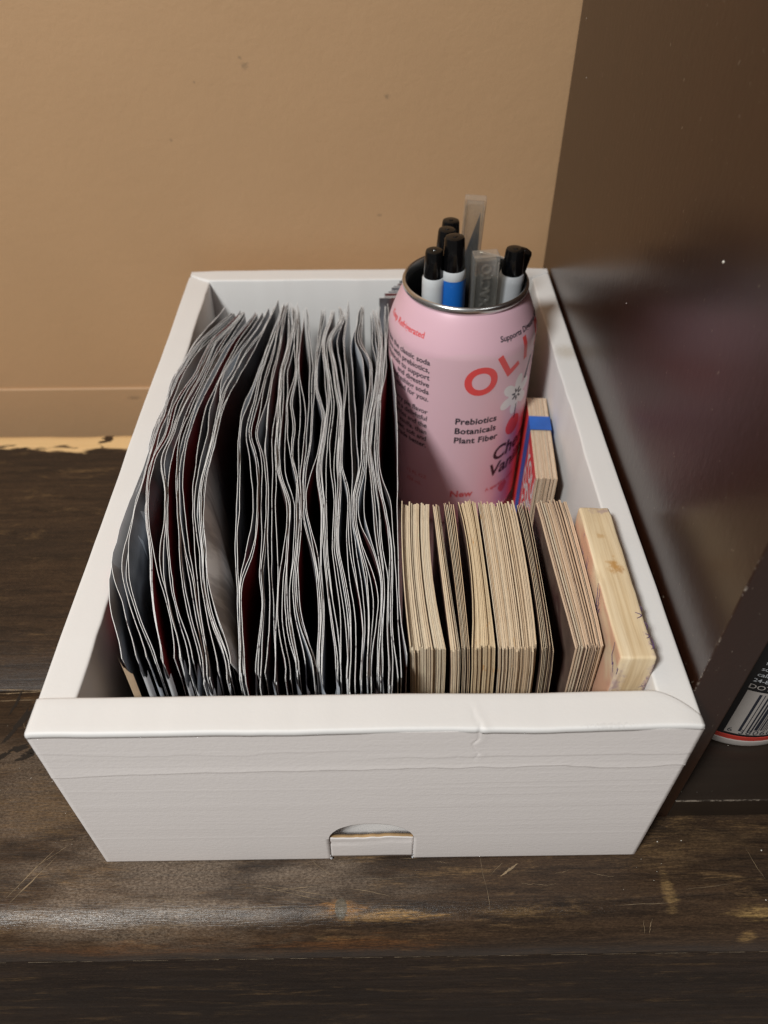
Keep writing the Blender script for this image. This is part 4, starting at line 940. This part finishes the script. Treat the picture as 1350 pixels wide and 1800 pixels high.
for i, tx in enumerate(('Raise the classic soda', 'you love with prebiotics,', 'botanicals to support', 'and digestive', 'refreshing soda', 'good for you.')): cl_(tx, 3.7, -118.8, 101.2 - i * 3.75, 'ink_dark', -2, .02, 0, 'RIGHT')
for i, tx in enumerate(('This cherry pie flavor', 'is a delightful', 'cherries and the', 'vanilla, than', 'sweet, soft and', 'made better.')): cl_(tx, 3.6, -119.2, 75.4 - i * 3.8, 'ink_dark', -2, .02, 0, 'RIGHT')
cl_('Keep Refrigerated', 3.5, -126.5, 112.0, 'ink_red', 0, .02, 0, 'RIGHT')
cl_('Supports Digestive Health', 3.3, -65.5, 111.8, 'ink_dark', 0, .02, 0, 'LEFT')
def cl_shape(pts, a, z, m, off, name):
    n = len(pts); cxm = sum(p[0] for p in pts) / n; cym = sum(p[1] for p in pts) / n
    NR = 7; v = [(cxm, cym, 0)]
    for q in range(1, NR + 1): v += [(cxm + (p[0] - cxm) * q / NR, cym + (p[1] - cym) * q / NR, 0) for p in pts]
    f = [(0, k + 1, (k + 1) % n + 1) for k in range(n)]
    for q in range(NR - 1): f += [(1 + q * n + k, 1 + (q + 1) * n + k, 1 + (q + 1) * n + (k + 1) % n, 1 + q * n + (k + 1) % n) for k in range(n)]
    obj(name, on_cyl(v, CX_, CY_, cprof, a, z, 0, off), f, MAT[m], CAN, oc)
def petals(n, r0, r1, p=1.0, ph=0.0, m=72):
    out = []
    for k in range(m):
        t = 2 * math.pi * k / m; q = abs(math.cos(n * (t - ph) / 2)) ** p; r = r0 + (r1 - r0) * q; out.append((r * math.cos(t), r * math.sin(t)))
    return out
cl_shape(petals(6, 4.6, 10.4, .9, .4), -43.8, 80.9, 'ink_white', .06, 'printed_flower')
cl_shape(petals(7, 1.1, 3.6, 2.0, .2), -43.8, 81.2, 'ink_dark', .10, 'printed_star')
cl_shape(petals(9, .9, 1.2, 1, 0), -43.8, 81.2, 'ink_white', .13, 'printed_star')
cl_shape(petals(2, 4.9, 5.4, 1, 1.2), -43.0, 63.8, 'ink_red', .06, 'printed_cherry')
cl_shape([(-.35, -4), (.35, -4), (.6, 4), (0, 4)], -43.2, 71.5, 'ink_dark', .11, 'printed_stem')
cl_shape([(-1, -5), (1, -6), (4.5, 4), (3.4, 5)], -34.0, 92, 'ink_dark', .05, 'printed_leaf')
cl_shape(petals(3, 2.6, 3.4, 1, .6), -46, 26, 'ink_red2', .05, 'printed_cherry')
for i, (tx, a, z) in enumerate((('12 FL OZ', -128, 37), ('355 mL', -130, 32))): cl_(tx, 3.0, a, z, 'ink_red2', 0, .0)

# ------------------------------------------------------------------ pens and knife caps in the can
def axis_matrix(top, bottom):
    t = Vector(top); b = Vector(bottom); z = (t - b).normalized(); x = Vector((1, 0, 0)); x = (x - z * x.dot(z)).normalized(); y = z.cross(x)
    M = Matrix((x, y, z)).transposed().to_4x4(); return M, b, (t - b).length
def pen(label, top, bottom, rc, rb, capl, barrel, collar=None):
    M, b, L = axis_matrix(top, bottom)
    t = thing('capped_pen', label, 'pen', bottom, 'black capped pens standing in the pink can')
    b = tuple(b)
    z0 = L - capl
    lathe('barrel', [(rb * .55, 0), (rb, 6), (rb, z0 - 3.4), (rb * .985, z0 - .9), (rb * .9, z0 + .1)], MAT[barrel], t, b, b, 40, M=M)
    if collar: lathe('collar', [(rb * .99, z0 - 3.6), (rb * 1.01, z0 - 3.4), (rb * .985, z0 - .6), (rb * .92, z0 + .25)], MAT[collar], t, b, b, 40, M=M)
    lathe('cap', [(rc * 1.03, z0 + .05), (rc * 1.05, z0 + .6), (rc * .97, z0 + capl * .5), (rc * .90, L - .9), (rc * .84, L - .25), (rc * .72, L), (rc * .25, L), (rc * .2, L + .25), (.05, L + .3)], MAT['cap_black'], t, b, b, 40, M=M)
    return t
pen('black capped pen with pale grey barrel, leftmost in the can front', (122.6, 181.5, 143.6), (124.5, 184.5, 9), 4.0, 4.75, 11.2, 'barrel_white')
pen('black capped pen with bright blue barrel at the can front', (130.6, 182.5, 148.6), (133.5, 183.5, 9), 4.45, 5.2, 13.6, 'barrel_blue', 'barrel_white')
pen('black capped pen half hidden just behind the blue pen', (129.0, 199.5, 144.2), (127, 199, 9), 4.1, 4.7, 11.5, 'barrel_white')
pen('black capped pen rearmost in the can, beside the clear blade cap', (131.4, 209.8, 143.6), (131, 207, 9), 4.1, 4.6, 11.5, 'barrel_grey')
pen('black capped pen with broad grey barrel at the right of can', (157.0, 191.5, 139.2), (153.5, 192, 9), 4.35, 5.5, 10.8, 'barrel_grey')
pen('black capped pen tilted right behind the broad grey pen', (162.6, 200.4, 134.2), (136, 203, 40), 4.1, 4.3, 11.5, 'barrel_grey')
def knife_cap(label, top, bottom, wx, wy, yaw, blade=False, word=None):
    M, b, L = axis_matrix(top, bottom)
    M = M @ Matrix.Rotation(yaw, 4, 'Z')
    t = thing('blade_cap', label, 'blade cap', bottom, 'clear plastic blade caps in the pink can')
    bb_ = tuple(b)
    def tr(v): return [tuple(M @ Vector(p) + b) for p in v]
    v = []
    ring = [(-wx, -wy), (wx, -wy), (wx, wy), (-wx, wy)]
    ring2 = [(-wx + .9, -wy + .9), (wx - .9, -wy + .9), (wx - .9, wy - .9), (-wx + .9, wy - .9)]
    for z, rg in ((0, ring), (L, ring), (L - 2.0, ring2), (0, ring2)):
        for x, y in rg: v.append((x, y, z))
    f = []
    for a, c in ((0, 4), (8, 12)):
        for i in range(4): f.append((a + i, a + (i + 1) % 4, c + (i + 1) % 4, c + i))
    f += [(4, 5, 6, 7), (11, 10, 9, 8)] + [(12 + i, 12 + (i + 1) % 4, (i + 1) % 4, i) for i in range(4)]
    o = obj('clear_sleeve', tr(v), f, MAT['clear'], t, bb_); bevel(o, .55, 3)
    # raised ribs down the sleeve
    for x in (-wx + .75, wx - .75):
        vv, ff = box_vf((x - .4, -wy - .45, 2), (x + .4, -wy - .02, L - 2.2)); q = obj('rib', tr(vv), ff, MAT['clear'], t, bb_); bevel(q, .18, 2)
    if word:
        tv, tf = text_mesh(word, 5.6, .02, maxedge=50, spacing=1.0)
        k = len(tv); up = [(-p[1], -wy - .40, L - 12.5 + p[0]) for p in tv]
        q = obj('embossed_word', tr(up), tf, MAT['clear'], t, bb_)
        s_ = q.modifiers.new('thick', 'SOLIDIFY'); s_.thickness = .38 * S
    if blade:
        vv = [(-1.6, -.25, 4), (3.4, -.25, 4), (3.2, -.25, L - 18), (2.6, -.25, L - 6), (-1.6, -.25, L - 22)]
        vv += [(x, .25, z) for x, y, z in vv]; n = 5
        ff = [tuple(range(n)), tuple(range(n, 2 * n))[::-1]] + [(i, (i + 1) % n, n + (i + 1) % n, n + i) for i in range(n)]
        obj('blade', tr(vv), ff, MAT['steel'], t, bb_)
    return t
knife_cap('tall clear plastic cap over a pointed knife blade, rearmost in the can', (141.2, 208.4, 153.6), (138.6, 206.5, 88), 4.5, 3.2, -.12, True)
knife_cap('short clear plastic cap embossed XACTO beside the blue pen', (143.9, 184.2, 140.6), (144.8, 186.5, 92), 5.4, 3.4, .10, False, 'XACTO')
